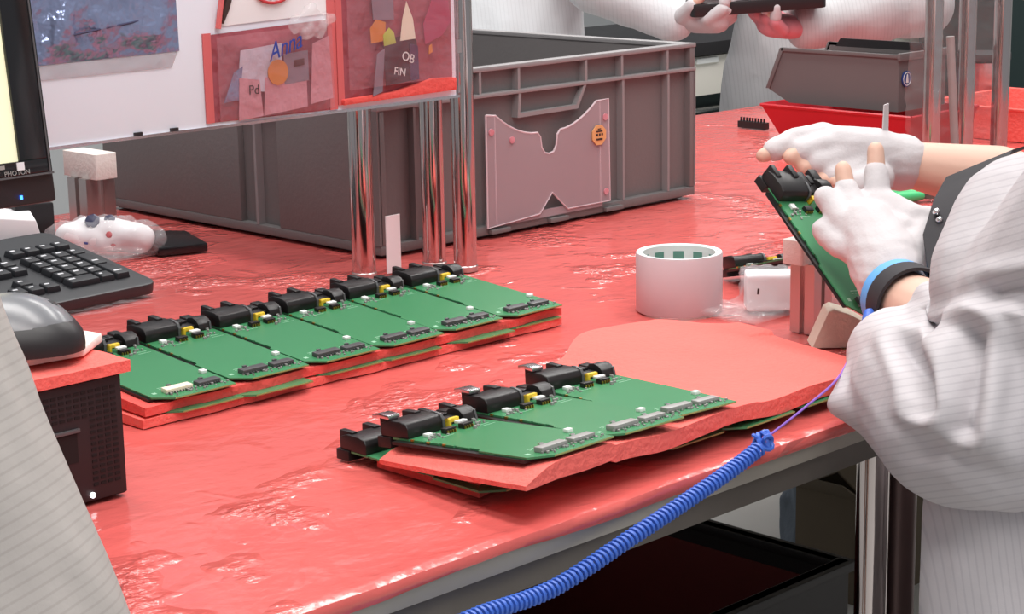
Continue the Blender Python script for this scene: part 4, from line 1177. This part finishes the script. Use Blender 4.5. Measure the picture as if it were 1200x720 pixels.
# ------------------------------------------------------------------ coiled ground cord
path = [V(p) for p in ((0.80, 0.937, 0.752), (0.845, 0.937, 0.757), (0.895, 0.937, 0.760), (0.969, 0.937, 0.759), (1.052, 0.937, 0.775), (1.112, 0.937, 0.787), (1.174, 0.938, 0.800), (1.214, 0.940, 0.8095))]
def catmull(pts, n):
    P_ = [pts[0]] + pts + [pts[-1]]; out = []
    for i in range(1, len(P_) - 2):
        a, b, c, d = P_[i - 1:i + 3]
        for k in range(n):
            u = k / n
            out.append(0.5 * ((2 * b) + (c - a) * u + (2 * a - 5 * b + 4 * c - d) * u * u + (3 * b - a - 3 * c + d) * u ** 3))
    out.append(pts[-1])
    return out
cl = catmull(path, 40)
seglen = [0]
for a, b in zip(cl, cl[1:]): seglen.append(seglen[-1] + (b - a).length)
def at_len(s):
    for i in range(len(cl) - 1):
        if s <= seglen[i + 1]:
            k = (s - seglen[i]) / max(1e-9, seglen[i + 1] - seglen[i])
            return cl[i].lerp(cl[i + 1], k), (cl[i + 1] - cl[i]).normalized()
    return cl[-1], (cl[-1] - cl[-2]).normalized()
cord = thing('coiled_cord', 'blue coiled cord hanging along the bench edge with a thin violet lead', 'cord', (1.214, 0.940, 0.81))
hp = []
tot = seglen[-1]; pitch = 0.0048; nturn = int(tot / pitch)
for k in range(nturn * 10):
    s = tot * k / (nturn * 10)
    p, tt = at_len(s)
    u = tt.cross(V((0, 1, 0))).normalized(); w = tt.cross(u)
    a = 2 * math.pi * k / 10
    hp.append(p + (u * math.cos(a) + w * math.sin(a)) * 0.0052)
mb = MB().tube(hp, 0.0017, 6); mb.v = [tuple(V(p) - V((1.214, 0.940, 0.81))) for p in mb.v]
mb.build('coil', 'blue_cord', cord, smooth=True)
mb = MB()
kn = []
for k in range(60):
    a = k / 59 * 2 * math.pi * 3
    kn.append((1.220 + 0.006 * math.sin(a) + 0.003 * math.cos(2.3 * a), 0.942 + 0.006 * math.cos(a), 0.813 + 0.006 * math.sin(1.5 * a)))
mb.tube(kn, 0.0019, 6); mb.v = [tuple(V(p) - V((1.214, 0.940, 0.81))) for p in mb.v]
mb.build('knot', 'blue_cord', cord, smooth=True)
mb = MB().tube(catmull([V((1.222, 0.940, 0.816)), V((1.272, 0.939, 0.831)), V((1.328, 0.945, 0.846)), V((1.413, 0.985, 0.862))], 10), 0.0010, 6)
mb.v = [tuple(V(p) - V((1.214, 0.940, 0.81))) for p in mb.v]
mb.build('lead', 'violet_wire', cord, smooth=True)

# ------------------------------------------------------------------ people
def limb(mb, pts, rad, n=None, fac=1.0):
    for a, b, r0, r1 in zip(pts, pts[1:], rad, rad[1:]):
        mb.capsule(a, r0, b, r1, n, fac)

def head(mb, c, face):
    c = V(c); f = V(face).normalized(); s_ = f.cross(V((0, 0, 1))).normalized()
    mb.capsule(c + V((0, 0, 0.03)), 0.088, c + V((0, 0, 0.02)) + f * 0.02, 0.082)
    mb.capsule(c + f * 0.03 - V((0, 0, 0.05)), 0.060, c + f * 0.045 - V((0, 0, 0.07)), 0.045)
    mb.capsule(c + f * 0.098 + V((0, 0, 0.01)), 0.009, c + f * 0.112 - V((0, 0, 0.02)), 0.013)
    mb.capsule(c + f * 0.088 - V((0, 0, 0.055)) - s_ * 0.02, 0.009, c + f * 0.088 - V((0, 0, 0.055)) + s_ * 0.02, 0.009)
    for k in (-1, 1):
        mb.capsule(c + s_ * 0.088 * k, 0.014, c + s_ * 0.092 * k + V((0, 0, 0.03)), 0.017)
        mb.capsule(c + f * 0.088 + s_ * 0.032 * k + V((0, 0, 0.022)), 0.011, c + f * 0.088 + s_ * 0.036 * k + V((0, 0, 0.022)), 0.011)

def hair(c, face, parent):
    c = V(c); f = V(face).normalized()
    mb = MB(); mb.capsule(c + V((0, 0, 0.05)) - f * 0.02, 0.096, c - f * 0.045 - V((0, 0, 0.02)), 0.075)
    return blob('hair', mb, 0.008, 'hair', parent, 3)

# ---- worker with gloves at the bench (left arm is the near one)
Lsh, Lel, Lwr = V((1.345, 0.701, 1.022)), V((1.359, 0.803, 0.873)), V((1.484, 0.998, 0.882))
Sel = V((1.312, 0.822, 0.832))      # lowest sag of the near sleeve
Rsh, Rel, Rwr = V((1.690, 0.755, 1.045)), V((1.790, 0.945, 0.905)), V((1.752, 1.150, 0.954))
nearhand = {'index': [(1.553, 1.065, 0.951), (1.565, 1.076, 0.977), (1.572, 1.082, 0.998)],
            'middle': [(1.528, 1.073, 0.946), (1.538, 1.091, 0.963), (1.543, 1.099, 0.981)],
            'ring': [(1.51, 1.075, 0.939), (1.517, 1.093, 0.952), (1.516, 1.099, 0.958)],
            'little': [(1.497, 1.066, 0.917), (1.502, 1.085, 0.924), (1.502, 1.091, 0.929)],
            'thumb': [(1.532, 1.014, 0.912), (1.567, 1.022, 0.929), (1.583, 1.030, 0.933)]}
farhand = {'index': [(1.668, 1.215, 0.990), (1.638, 1.230, 0.986), (1.616, 1.237, 0.979), (1.605, 1.243, 0.974)],
           'middle': [(1.655, 1.205, 0.982), (1.634, 1.214, 0.978), (1.620, 1.219, 0.973)],
           'ring': [(1.662, 1.192, 0.968), (1.640, 1.202, 0.966), (1.628, 1.208, 0.962)],
           'little': [(1.668, 1.178, 0.954), (1.648, 1.186, 0.952), (1.638, 1.190, 0.950)],
           'thumb': [(1.690, 1.160, 0.948), (1.660, 1.165, 0.944), (1.640, 1.172, 0.948)]}
person = thing('person', 'person in striped white coat with white fingerless gloves holding a circuit board', 'person', (1.5, 0.66, 0))
def pl(o):
    o.parent = person
    for v in o.data.vertices: v.co -= V((1.5, 0.66, 0))
    return o
mb = MB()
limb(mb, [(1.50, 0.64, 0.76), (1.50, 0.66, 0.90), (1.505, 0.71, 1.02)], [0.145, 0.125, 0.13], (0, 1, 0), 0.75)
limb(mb, [(1.44, 0.70, 1.00), Lsh], [0.06, 0.05]); limb(mb, [(1.58, 0.73, 1.05), Rsh], [0.07, 0.055])
limb(mb, [(1.51, 0.73, 1.08), (1.515, 0.77, 1.18)], [0.055, 0.05])
head(mb, (1.52, 0.83, 1.27), (0.25, 1, -0.4))
limb(mb, [Lsh, Lel, Lwr], [0.048, 0.040, 0.027]); limb(mb, [Rsh, Rel, V((1.775, 1.07, 0.945)), Rwr], [0.048, 0.042, 0.036, 0.026])
for s_ in (-1, 1):
    limb(mb, [(1.50 + 0.085 * s_, 0.64, 0.74), (1.50 + 0.09 * s_, 0.79, 0.66), (1.50 + 0.09 * s_, 0.80, 0.28), (1.50 + 0.10 * s_, 0.80, 0.06)], [0.085, 0.06, 0.05, 0.038])
    limb(mb, [(1.50 + 0.10 * s_, 0.80, 0.045), (1.50 + 0.11 * s_, 0.93, 0.034)], [0.042, 0.032])
# palms
limb(mb, [Lwr, (1.505, 1.020, 0.902), (1.518, 1.048, 0.924)], [0.027, 0.030, 0.018])
for f in ('index', 'middle', 'ring', 'little'):
    limb(mb, [(1.512, 1.030, 0.910), nearhand[f][0]], [0.018, 0.0105])
for f, p in nearhand.items():
    limb(mb, p, [0.0105, 0.0095, 0.0085][:len(p)])
limb(mb, [Rwr, (1.715, 1.180, 0.965), (1.675, 1.203, 0.975)], [0.025, 0.026, 0.021])
for f in ('index', 'middle', 'ring', 'little'):
    limb(mb, [(1.705, 1.184, 0.966), farhand[f][0]], [0.018, 0.0105])
for f, p in farhand.items():
    limb(mb, p, [0.0105, 0.0095, 0.0085, 0.008][:len(p)])
body = pl(blob('body', mb, 0.0032, 'skin', None, 3))
pl(hair((1.52, 0.83, 1.27), (0.25, 1, -0.4), None))

# gloves: open fingertips
def cut(p, k):
    """finger joints up to fraction k of the last bone"""
    p = [V(q) for q in p]
    return p[:-1] + [p[-2].lerp(p[-1], k)]
mb = MB()
limb(mb, [(1.497, 1.012, 0.894), (1.507, 1.022, 0.903), (1.523, 1.056, 0.931)], [0.0325, 0.0355, 0.029])
mb.capsule((1.499, 1.012, 0.896), 0.033, (1.502, 1.015, 0.899), 0.033)
for f in ('index', 'middle', 'ring', 'little'):
    limb(mb, [(1.512, 1.030, 0.910), nearhand[f][0]], [0.024, 0.0128])
limb(mb, nearhand['index'][:2], [0.0128, 0.0122]); limb(mb, nearhand['middle'][:2], [0.0128, 0.0120])
limb(mb, nearhand['ring'], [0.0128, 0.0122, 0.0112]); limb(mb, nearhand['little'], [0.0130, 0.0122, 0.0112])
limb(mb, [(1.500, 1.008, 0.895), nearhand['thumb'][0], nearhand['thumb'][1], (1.575, 1.026, 0.935)], [0.026, 0.023, 0.018, 0.0150])
limb(mb, [nearhand['index'][0], (1.557, 1.032, 0.937), (1.574, 1.016, 0.933)], [0.016, 0.017, 0.0145])
limb(mb, [(1.535, 1.032, 0.927), (1.549, 1.014, 0.915)], [0.020, 0.018])
def glove_fold(p, n):
    return 0.0009 * noise.noise(V((p.x * 40, p.y * 40, p.z * 130))) 
pl(blob('glove', mb, 0.0026, 'glove', None, 3, glove_fold))
mb = MB()
limb(mb, [(1.734, 1.166, 0.960), (1.712, 1.182, 0.966), (1.675, 1.203, 0.976)], [0.0290, 0.031, 0.026])
mb.capsule((1.738, 1.162, 0.959), 0.0300, (1.732, 1.168, 0.960), 0.0300)
for f in ('index', 'middle', 'ring', 'little'):
    limb(mb, [(1.705, 1.184, 0.966), farhand[f][0]], [0.024, 0.0150])
limb(mb, farhand['index'][:3], [0.0150, 0.0140, 0.0125])
for f in ('middle', 'ring', 'little'):
    limb(mb, farhand[f][:2], [0.0150, 0.0135])
limb(mb, farhand['thumb'][:2], [0.018, 0.0145])
g2 = pl(blob('glove', mb, 0.0028, 'glove', None, 3, glove_fold))
tb_ = MB().prism_xz([(1.712, 0.985), (1.722, 0.986), (1.722, 1.022), (1.714, 1.021)], 1.170, 1.1715).build('glove_tab', 'glove')
for v in tb_.data.vertices: v.co -= V((1.5, 0.66, 0))
tb_.parent = g2
# wrist strap
def ring_band(name, m, c, ax, r, w, tk, fac=1.0):
    c = V(c); ax = V(ax).normalized(); u = ax.orthogonal().normalized(); v_ = ax.cross(u)
    vs = []; fs = []; N = 40
    for k in range(N):
        a = 2 * math.pi * k / N; d = u * math.cos(a) + v_ * math.sin(a)
        for rr, h in ((r, -w / 2), (r + tk, -w / 2), (r + tk, w / 2), (r, w / 2)):
            vs.append(c + d * rr + ax * h)
    for k in range(N):
        k2 = (k + 1) % N
        for i in range(4):
            fs.append((k * 4 + i, k2 * 4 + i, k2 * 4 + (i + 1) % 4, k * 4 + (i + 1) % 4))
    o = MB().add(vs, fs).build(name, m, None, smooth=True)
    return o
axw = (Lwr - Lel)
ws = pl(ring_band('wrist_strap', 'blue_band', Lwr - axw.normalized() * 0.014, axw, 0.0330, 0.016, 0.0022))
ws['label'] = 'light blue elastic wrist strap'
bc = pl(ring_band('cuff_band', 'black_cloth', Lwr - axw.normalized() * 0.034, axw, 0.0335, 0.024, 0.003))
bk = MB().capsule((1.425, 0.985, 0.866), 0.006, (1.432, 0.988, 0.874), 0.006).build('strap_stud', 'blue_cord', None, smooth=True)
for v in bk.data.vertices: v.co -= V((1.5, 0.66, 0))
bk.parent = person

# coat body
def coat_fold(p, n):
    return 0.010 * noise.noise(V((p.x * 9, p.y * 9, p.z * 5))) + 0.004 * noise.noise(V((p.x * 25, p.y * 25, p.z * 9)))
mb = MB()
limb(mb, [(1.50, 0.64, 0.72), (1.51, 0.66, 0.88), (1.525, 0.70, 0.97)], [0.185, 0.155, 0.130], (0, 1, 0), 0.78)
limb(mb, [(1.44, 0.70, 1.00), Lsh], [0.080, 0.074]); limb(mb, [(1.59, 0.735, 1.05), Rsh], [0.085, 0.078])
limb(mb, [(1.42, 0.64, 0.74), (1.400, 0.79, 0.67), (1.402, 0.82, 0.42)], [0.125, 0.098, 0.088])
limb(mb, [(1.58, 0.64, 0.74), (1.60, 0.79, 0.67), (1.60, 0.82, 0.42)], [0.125, 0.098, 0.088])
limb(mb, [(1.355, 0.801, 0.75), (1.335, 0.787, 0.643)], [0.066, 0.066])
limb(mb, [(1.41, 0.80, 0.50), (1.59, 0.80, 0.50)], [0.08, 0.08])
limb(mb, [Rsh, Rel, (1.785, 1.00, 0.932)], [0.075, 0.070, 0.062])
limb(mb, [(1.41, 0.705, 1.03), (1.505, 0.715, 1.065), (1.60, 0.735, 1.065), Rsh], [0.085, 0.095, 0.090, 0.078])
limb(mb, [(1.51, 0.69, 0.95), (1.51, 0.695, 1.04)], [0.16, 0.13], (0, 1, 0), 0.80)
limb(mb, [(1.505, 0.72, 1.09), (1.512, 0.742, 1.135)], [0.078, 0.064])
pl(blob('lab_coat', mb, 0.006, 'coat_body', None, 8, coat_fold))
# near sleeve: sagging cloth with deep hanging folds below the cuff
crook = V((1.396, 0.915, 0.895))
e1 = V((0.706, -0.708, -0.018)); e2 = V((-0.167, -0.142, -0.976))
valleys = [((-0.030, 0.030), (-0.027, 0.074), 0.0065, 0.013), ((0.004, 0.018), (-0.006, 0.086), 0.0075, 0.016),
           ((0.030, 0.034), (0.046, 0.120), 0.014, 0.007), ((0.052, -0.012), (0.096, 0.050), 0.012, 0.009), ((0.02, -0.014), (0.060, -0.020), 0.008, 0.010),
           ((-0.020, 0.10), (0.03, 0.135), 0.012, 0.006)]
def sleeve_fold(p, n):
    d = p - crook
    a, b = d.dot(e1), d.dot(e2)
    h = 0.003 * noise.noise(p * 16)
    for (x0, y0), (x1, y1), w, A in valleys:
        dx, dy = x1 - x0, y1 - y0
        k = ((a - x0) * dx + (b - y0) * dy) / (dx * dx + dy * dy)
        kc = max(0, min(1, k))
        ds = math.hypot(a - x0 - dx * kc, b - y0 - dy * kc)
        g = math.exp(-(ds / w) ** 2)
        h += -A * g + 0.45 * A * math.exp(-((ds - 2.0 * w) / w) ** 2)
    return h
mb = MB()
limb(mb, [Lsh, (1.345, 0.760, 0.945), Lel, Lel.lerp(Lwr, 0.40)], [0.074, 0.070, 0.060, 0.050])
limb(mb, [(1.388, 0.812, 0.983), (1.361, 0.811, 0.94)], [0.058, 0.060])
limb(mb, [Lel, Sel], [0.062, 0.062]); limb(mb, [(1.345, 0.760, 0.93), (1.300, 0.775, 0.845), Sel], [0.066, 0.068, 0.066])
limb(mb, [Sel, (1.345, 0.872, 0.842), (1.382, 0.922, 0.854)], [0.066, 0.062, 0.046])
limb(mb, [(1.330, 0.86, 0.832), (1.316, 0.936, 0.825)], [0.052, 0.012]); limb(mb, [(1.382, 0.922, 0.854), (1.316, 0.936, 0.825)], [0.042, 0.012])
sl = pl(blob('coat_sleeve', mb, 0.0035, 'coat_sleeve', None, 8, sleeve_fold))
# black lapel with snaps between coat and far arm
pts = [V((1.665, 1.022, 0.978)), V((1.605, 1.014, 0.978)), V((1.560, 0.998, 0.964)), V((1.520, 0.982, 0.940)), V((1.490, 0.958, 0.905)), V((1.465, 0.930, 0.875))]
mb = MB(); vs = []; fs = []
for i, p in enumerate(pts):
    w = 0.036 if i < 4 else 0.026
    off = V((0.60, -0.62, 0.35)).normalized() * w
    nn = V((-0.5, -0.5, 0.55)).normalized() * 0.002
    vs += [p - off * 0.25, p + off * 1.6, p + off * 1.6 - nn * 2, p - off * 0.25 - nn * 2]
for i in range(len(pts) - 1):
    for k in range(4):
        fs.append((i * 4 + k, i * 4 + (k + 1) % 4, (i + 1) * 4 + (k + 1) % 4, (i + 1) * 4 + k))
fs += [(0, 1, 2, 3), (23, 22, 21, 20)]
lp = pl(mb.add(vs, fs).build('lapel', 'black_cloth', None, smooth=True))
lp['label'] = 'black lapel with two snaps'
for q in ((1.534, 0.988, 0.9525), (1.530, 0.982, 0.946)):
    o = MB().capsule(q, 0.0035, V(q) + V((-0.001, -0.001, 0.001)), 0.0035).build('snap', 'silver', None, smooth=True)
    for v in o.data.vertices: v.co -= V((1.5, 0.66, 0))
    o.parent = lp
st = thing('stool', 'tall stool under the person in white fingerless gloves', 'stool', (1.50, 0.58, 0))
MB().lathe([(0, 0.49), (0.12, 0.49), (0.13, 0.50), (0.13, 0.515), (0.12, 0.525), (0, 0.53)], seg=32).build('seat', 'black_plastic', st, smooth=True)
MB().lathe([(0, 0.02), (0.025, 0.02), (0.025, 0.49), (0, 0.49)], seg=16).build('column', 'chrome', st, smooth=True)
MB().lathe([(0, 0), (0.16, 0), (0.16, 0.012), (0.03, 0.035), (0, 0.035)], seg=32).build('base', 'chrome', st, smooth=True)

# ---- seated person at the left end, shoulder and arm in view
pb = thing('person', 'person in shadow-toned striped coat beside the black box computer, only the arm showing', 'person', (0.42, 1.15, 0))
def pl2(o, c=V((0.42, 1.15, 0)), par=pb):
    o.parent = par
    for v in o.data.vertices: v.co -= c
    return o
sh, el = V((0.497, 1.030, 1.060)), V((0.522, 0.922, 0.805))
mb = MB()
limb(mb, [(0.36, 1.18, 0.55), (0.37, 1.19, 0.80), (0.40, 1.20, 1.02)], [0.13, 0.12, 0.125], (1, 0, 0), 0.75)
limb(mb, [(0.42, 1.14, 1.05), sh], [0.06, 0.05]); limb(mb, [(0.42, 1.26, 1.05), (0.44, 1.37, 1.05), (0.50, 1.44, 0.82), (0.62, 1.38, 0.66)], [0.06, 0.05, 0.042, 0.03])
limb(mb, [sh, el, (0.58, 1.10, 0.68)], [0.05, 0.042, 0.03]); limb(mb, [(0.58, 1.10, 0.68), (0.60, 1.15, 0.66)], [0.034, 0.03])
limb(mb, [(0.41, 1.20, 1.08), (0.43, 1.20, 1.18)], [0.055, 0.05]); head(mb, (0.46, 1.20, 1.30), (1, 0.1, -0.2))
for s_ in (-1, 1):
    limb(mb, [(0.36, 1.18 + 0.09 * s_, 0.53), (0.72, 1.18 + 0.11 * s_, 0.54), (0.70, 1.18 + 0.11 * s_, 0.08)], [0.08, 0.06, 0.042])
    limb(mb, [(0.70, 1.18 + 0.11 * s_, 0.05), (0.82, 1.18 + 0.12 * s_, 0.036)], [0.044, 0.034])
pl2(blob('body', mb, 0.008, 'skin', None, 3)); pl2(hair((0.46, 1.20, 1.30), (1, 0.1, -0.2), None))
mb = MB()
limb(mb, [(0.35, 1.18, 0.50), (0.37, 1.19, 0.80), (0.40, 1.20, 1.02)], [0.17, 0.15, 0.145], (1, 0, 0), 0.8)
limb(mb, [(0.42, 1.14, 1.05), sh], [0.085, 0.072]); limb(mb, [(0.42, 1.26, 1.05), (0.44, 1.37, 1.05), (0.50, 1.44, 0.82), (0.60, 1.39, 0.68)], [0.085, 0.075, 0.06, 0.05])
limb(mb, [sh, el, (0.565, 1.06, 0.70)], [0.076, 0.080, 0.06])
def lf(p, n):
    return 0.005 * noise.noise(V((p.x * 10, p.y * 10, p.z * 6))) + 0.0025 * noise.noise(V((p.x * 40, p.y * 40, p.z * 10)))
pl2(blob('lab_coat', mb, 0.006, 'coat_left_shaded', None, 8, lf))
st = thing('stool', 'stool under the person in shadow-toned striped coat', 'stool', (0.36, 1.18, 0))
MB().lathe([(0, 0.28), (0.14, 0.28), (0.15, 0.29), (0.15, 0.305), (0, 0.31)], seg=32).build('seat', 'black_plastic', st, smooth=True)
MB().lathe([(0, 0), (0.22, 0), (0.22, 0.012), (0.025, 0.03), (0.025, 0.28), (0, 0.28)], seg=32).build('base', 'chrome', st, smooth=True)

# ---- two standing people across the bench
def stander(label, org, chest, hips, Ls, Le, Lw, Rs, Re, Rw, coat, glove, face, fingers=None, voxel=0.006):
    t = thing('person', label, 'person', org)
    O = V(org)
    def p_(o):
        o.parent = t
        for v in o.data.vertices: v.co -= O
        return o
    C_, H_ = V(chest), V(hips)
    mb = MB()
    limb(mb, [H_, C_, C_ + V((0, 0, 0.22))], [0.14, 0.125, 0.12], (face[0], face[1], 0), 0.7)
    nk = C_ + V((0, 0, 0.36))
    limb(mb, [nk - V((0, 0, 0.10)), nk + V((0, 0, 0.06))], [0.055, 0.05]); head(mb, nk + V((0, 0, 0.17)), face)
    for S, E_, W_ in ((Ls, Le, Lw), (Rs, Re, Rw)):
        limb(mb, [C_ + V((0, 0, 0.27)), S, E_, W_], [0.05, 0.055, 0.042, 0.028])
    sd = V((-face[1], face[0], 0)).normalized()
    for s_ in (-1, 1):
        a = H_ + sd * 0.09 * s_
        limb(mb, [a, V((a.x, a.y, 0.46)), V((a.x, a.y, 0.07))], [0.085, 0.06, 0.042])
        limb(mb, [V((a.x, a.y, 0.045)), V((a.x, a.y, 0.036)) + V((face[0], face[1], 0)).normalized() * 0.13], [0.044, 0.034])
    hands = []
    for W_, E_, hd in ((Lw, Le, fingers[0]), (Rw, Re, fingers[1])):
        W_ = V(W_); d = hd['d']; up = hd['up']; s2 = V(d).cross(V(up)).normalized(); d = V(d).normalized(); up = V(up).normalized()
        k = W_ + d * 0.05
        limb(mb, [W_, k, W_ + d * 0.085], [0.028, 0.034, 0.030], up, 0.6)
        fs_ = []
        for i in range(4):
            b = W_ + d * 0.085 + s2 * (0.030 - 0.020 * i)
            L = (0.075, 0.085, 0.078, 0.06)[i]
            m1 = b + (d * 0.75 + up * 0.55).normalized() * L * 0.5
            m2 = m1 + (d * 0.05 + up * 1.0).normalized() * L * 0.5
            limb(mb, [b, m1, m2], [0.0115, 0.010, 0.009]); fs_.append((b, m1, m2))
        th = [W_ + d * 0.03 + s2 * 0.028, W_ + d * 0.06 + s2 * 0.05 + up * 0.02, W_ + d * 0.08 + s2 * 0.05 + up * 0.045]
        limb(mb, th, [0.015, 0.012, 0.010])
        hands.append((W_, k, d, up, fs_, th))
    p_(blob('body', mb, voxel, 'skin', None, 2))
    p_(hair(nk + V((0, 0, 0.17)), face, None))
    for W_, k, d, up, fs_, th in hands:
        mb = MB(); limb(mb, [W_ - d * 0.01, k, W_ + d * 0.085], [0.033, 0.038, 0.034], up, 0.66)
        for b, m1, m2 in fs_:
            limb(mb, [b, m1], [0.0140, 0.0128])
        limb(mb, th[:2], [0.018, 0.0145])
        g = p_(blob('glove', mb, 0.0045, glove, None, 2))
        for b, m1, m2 in fs_:
            o = MB().capsule(m1.lerp(m2, 0.35), 0.0118, m2, 0.0105).build('finger_cot', 'glove', None, smooth=True)
            for v in o.data.vertices: v.co -= O
            o.parent = g
    mb = MB()
    limb(mb, [V((H_.x, H_.y, 0.50)), H_, C_, C_ + V((0, 0, 0.22))], [0.19, 0.185, 0.165, 0.15], (face[0], face[1], 0), 0.75)
    for S, E_, W_ in ((Ls, Le, Lw), (Rs, Re, Rw)):
        limb(mb, [C_ + V((0, 0, 0.24)), S, E_, V(E_).lerp(V(W_), 0.97)], [0.09, 0.085, 0.072, 0.050])
    p_(blob('lab_coat', mb, 0.008, coat, None, 5, lambda p, n: 0.012 * noise.noise(V((p.x * 9, p.y * 9, p.z * 4))) + 0.006 * noise.noise(V((p.x * 22, p.y * 22, p.z * 12)))))
    return t
stander('person in pale coat across the bench with pink glove, gripping a black device',
        (3.55, 2.60, 0), (3.560, 2.60, 1.06), (3.52, 2.61, 0.80), (3.70, 2.45, 1.22), (3.52, 2.33, 0.975), (3.235, 2.405, 0.945), (3.40, 2.74, 1.22), (3.32, 2.76, 1.00), (3.20, 2.60, 1.06),
        'coat_far', 'pink_glove', (-0.7, -0.7, -0.2),
        fingers=[dict(d=(-0.85, 0.15, 0.05), up=(-0.1, -0.2, 1)), dict(d=(-0.5, -0.6, 0.1), up=(0, 0, 1))])
stander('person in bright white coat behind the grey container, one arm stretched to the device',
        (2.98, 3.0, 0), (3.00, 3.01, 1.06), (2.97, 3.0, 0.80), (3.14, 2.86, 1.22), (2.97, 2.72, 1.045), (3.02, 2.565, 0.968), (2.84, 3.14, 1.22), (2.72, 3.2, 1.0), (2.70, 3.05, 0.95),
        'coat_white', 'glove', (-0.7, -0.7, -0.2),
        fingers=[dict(d=(0.2, -0.8, -0.05), up=(0.3, 0, 1)), dict(d=(-0.3, -0.7, 0.1), up=(0, 0, 1))])
t = thing('handheld_device', 'black handheld device with a white face held in the pink glove', 'device', (3.115, 2.43, 0.985), (0.1, -0.05, math.radians(-39)))
MB().prism(round_rect(-0.14, -0.04, 0.13, 0.04, 0.012), 0.0, 0.026).build('case', 'black_plastic', t, bevel=0.004)
MB().prism(round_rect(-0.075, -0.034, 0.06, 0.030, 0.008), 0.0262, 0.040).build('white_face', 'paper', t, bevel=0.003)
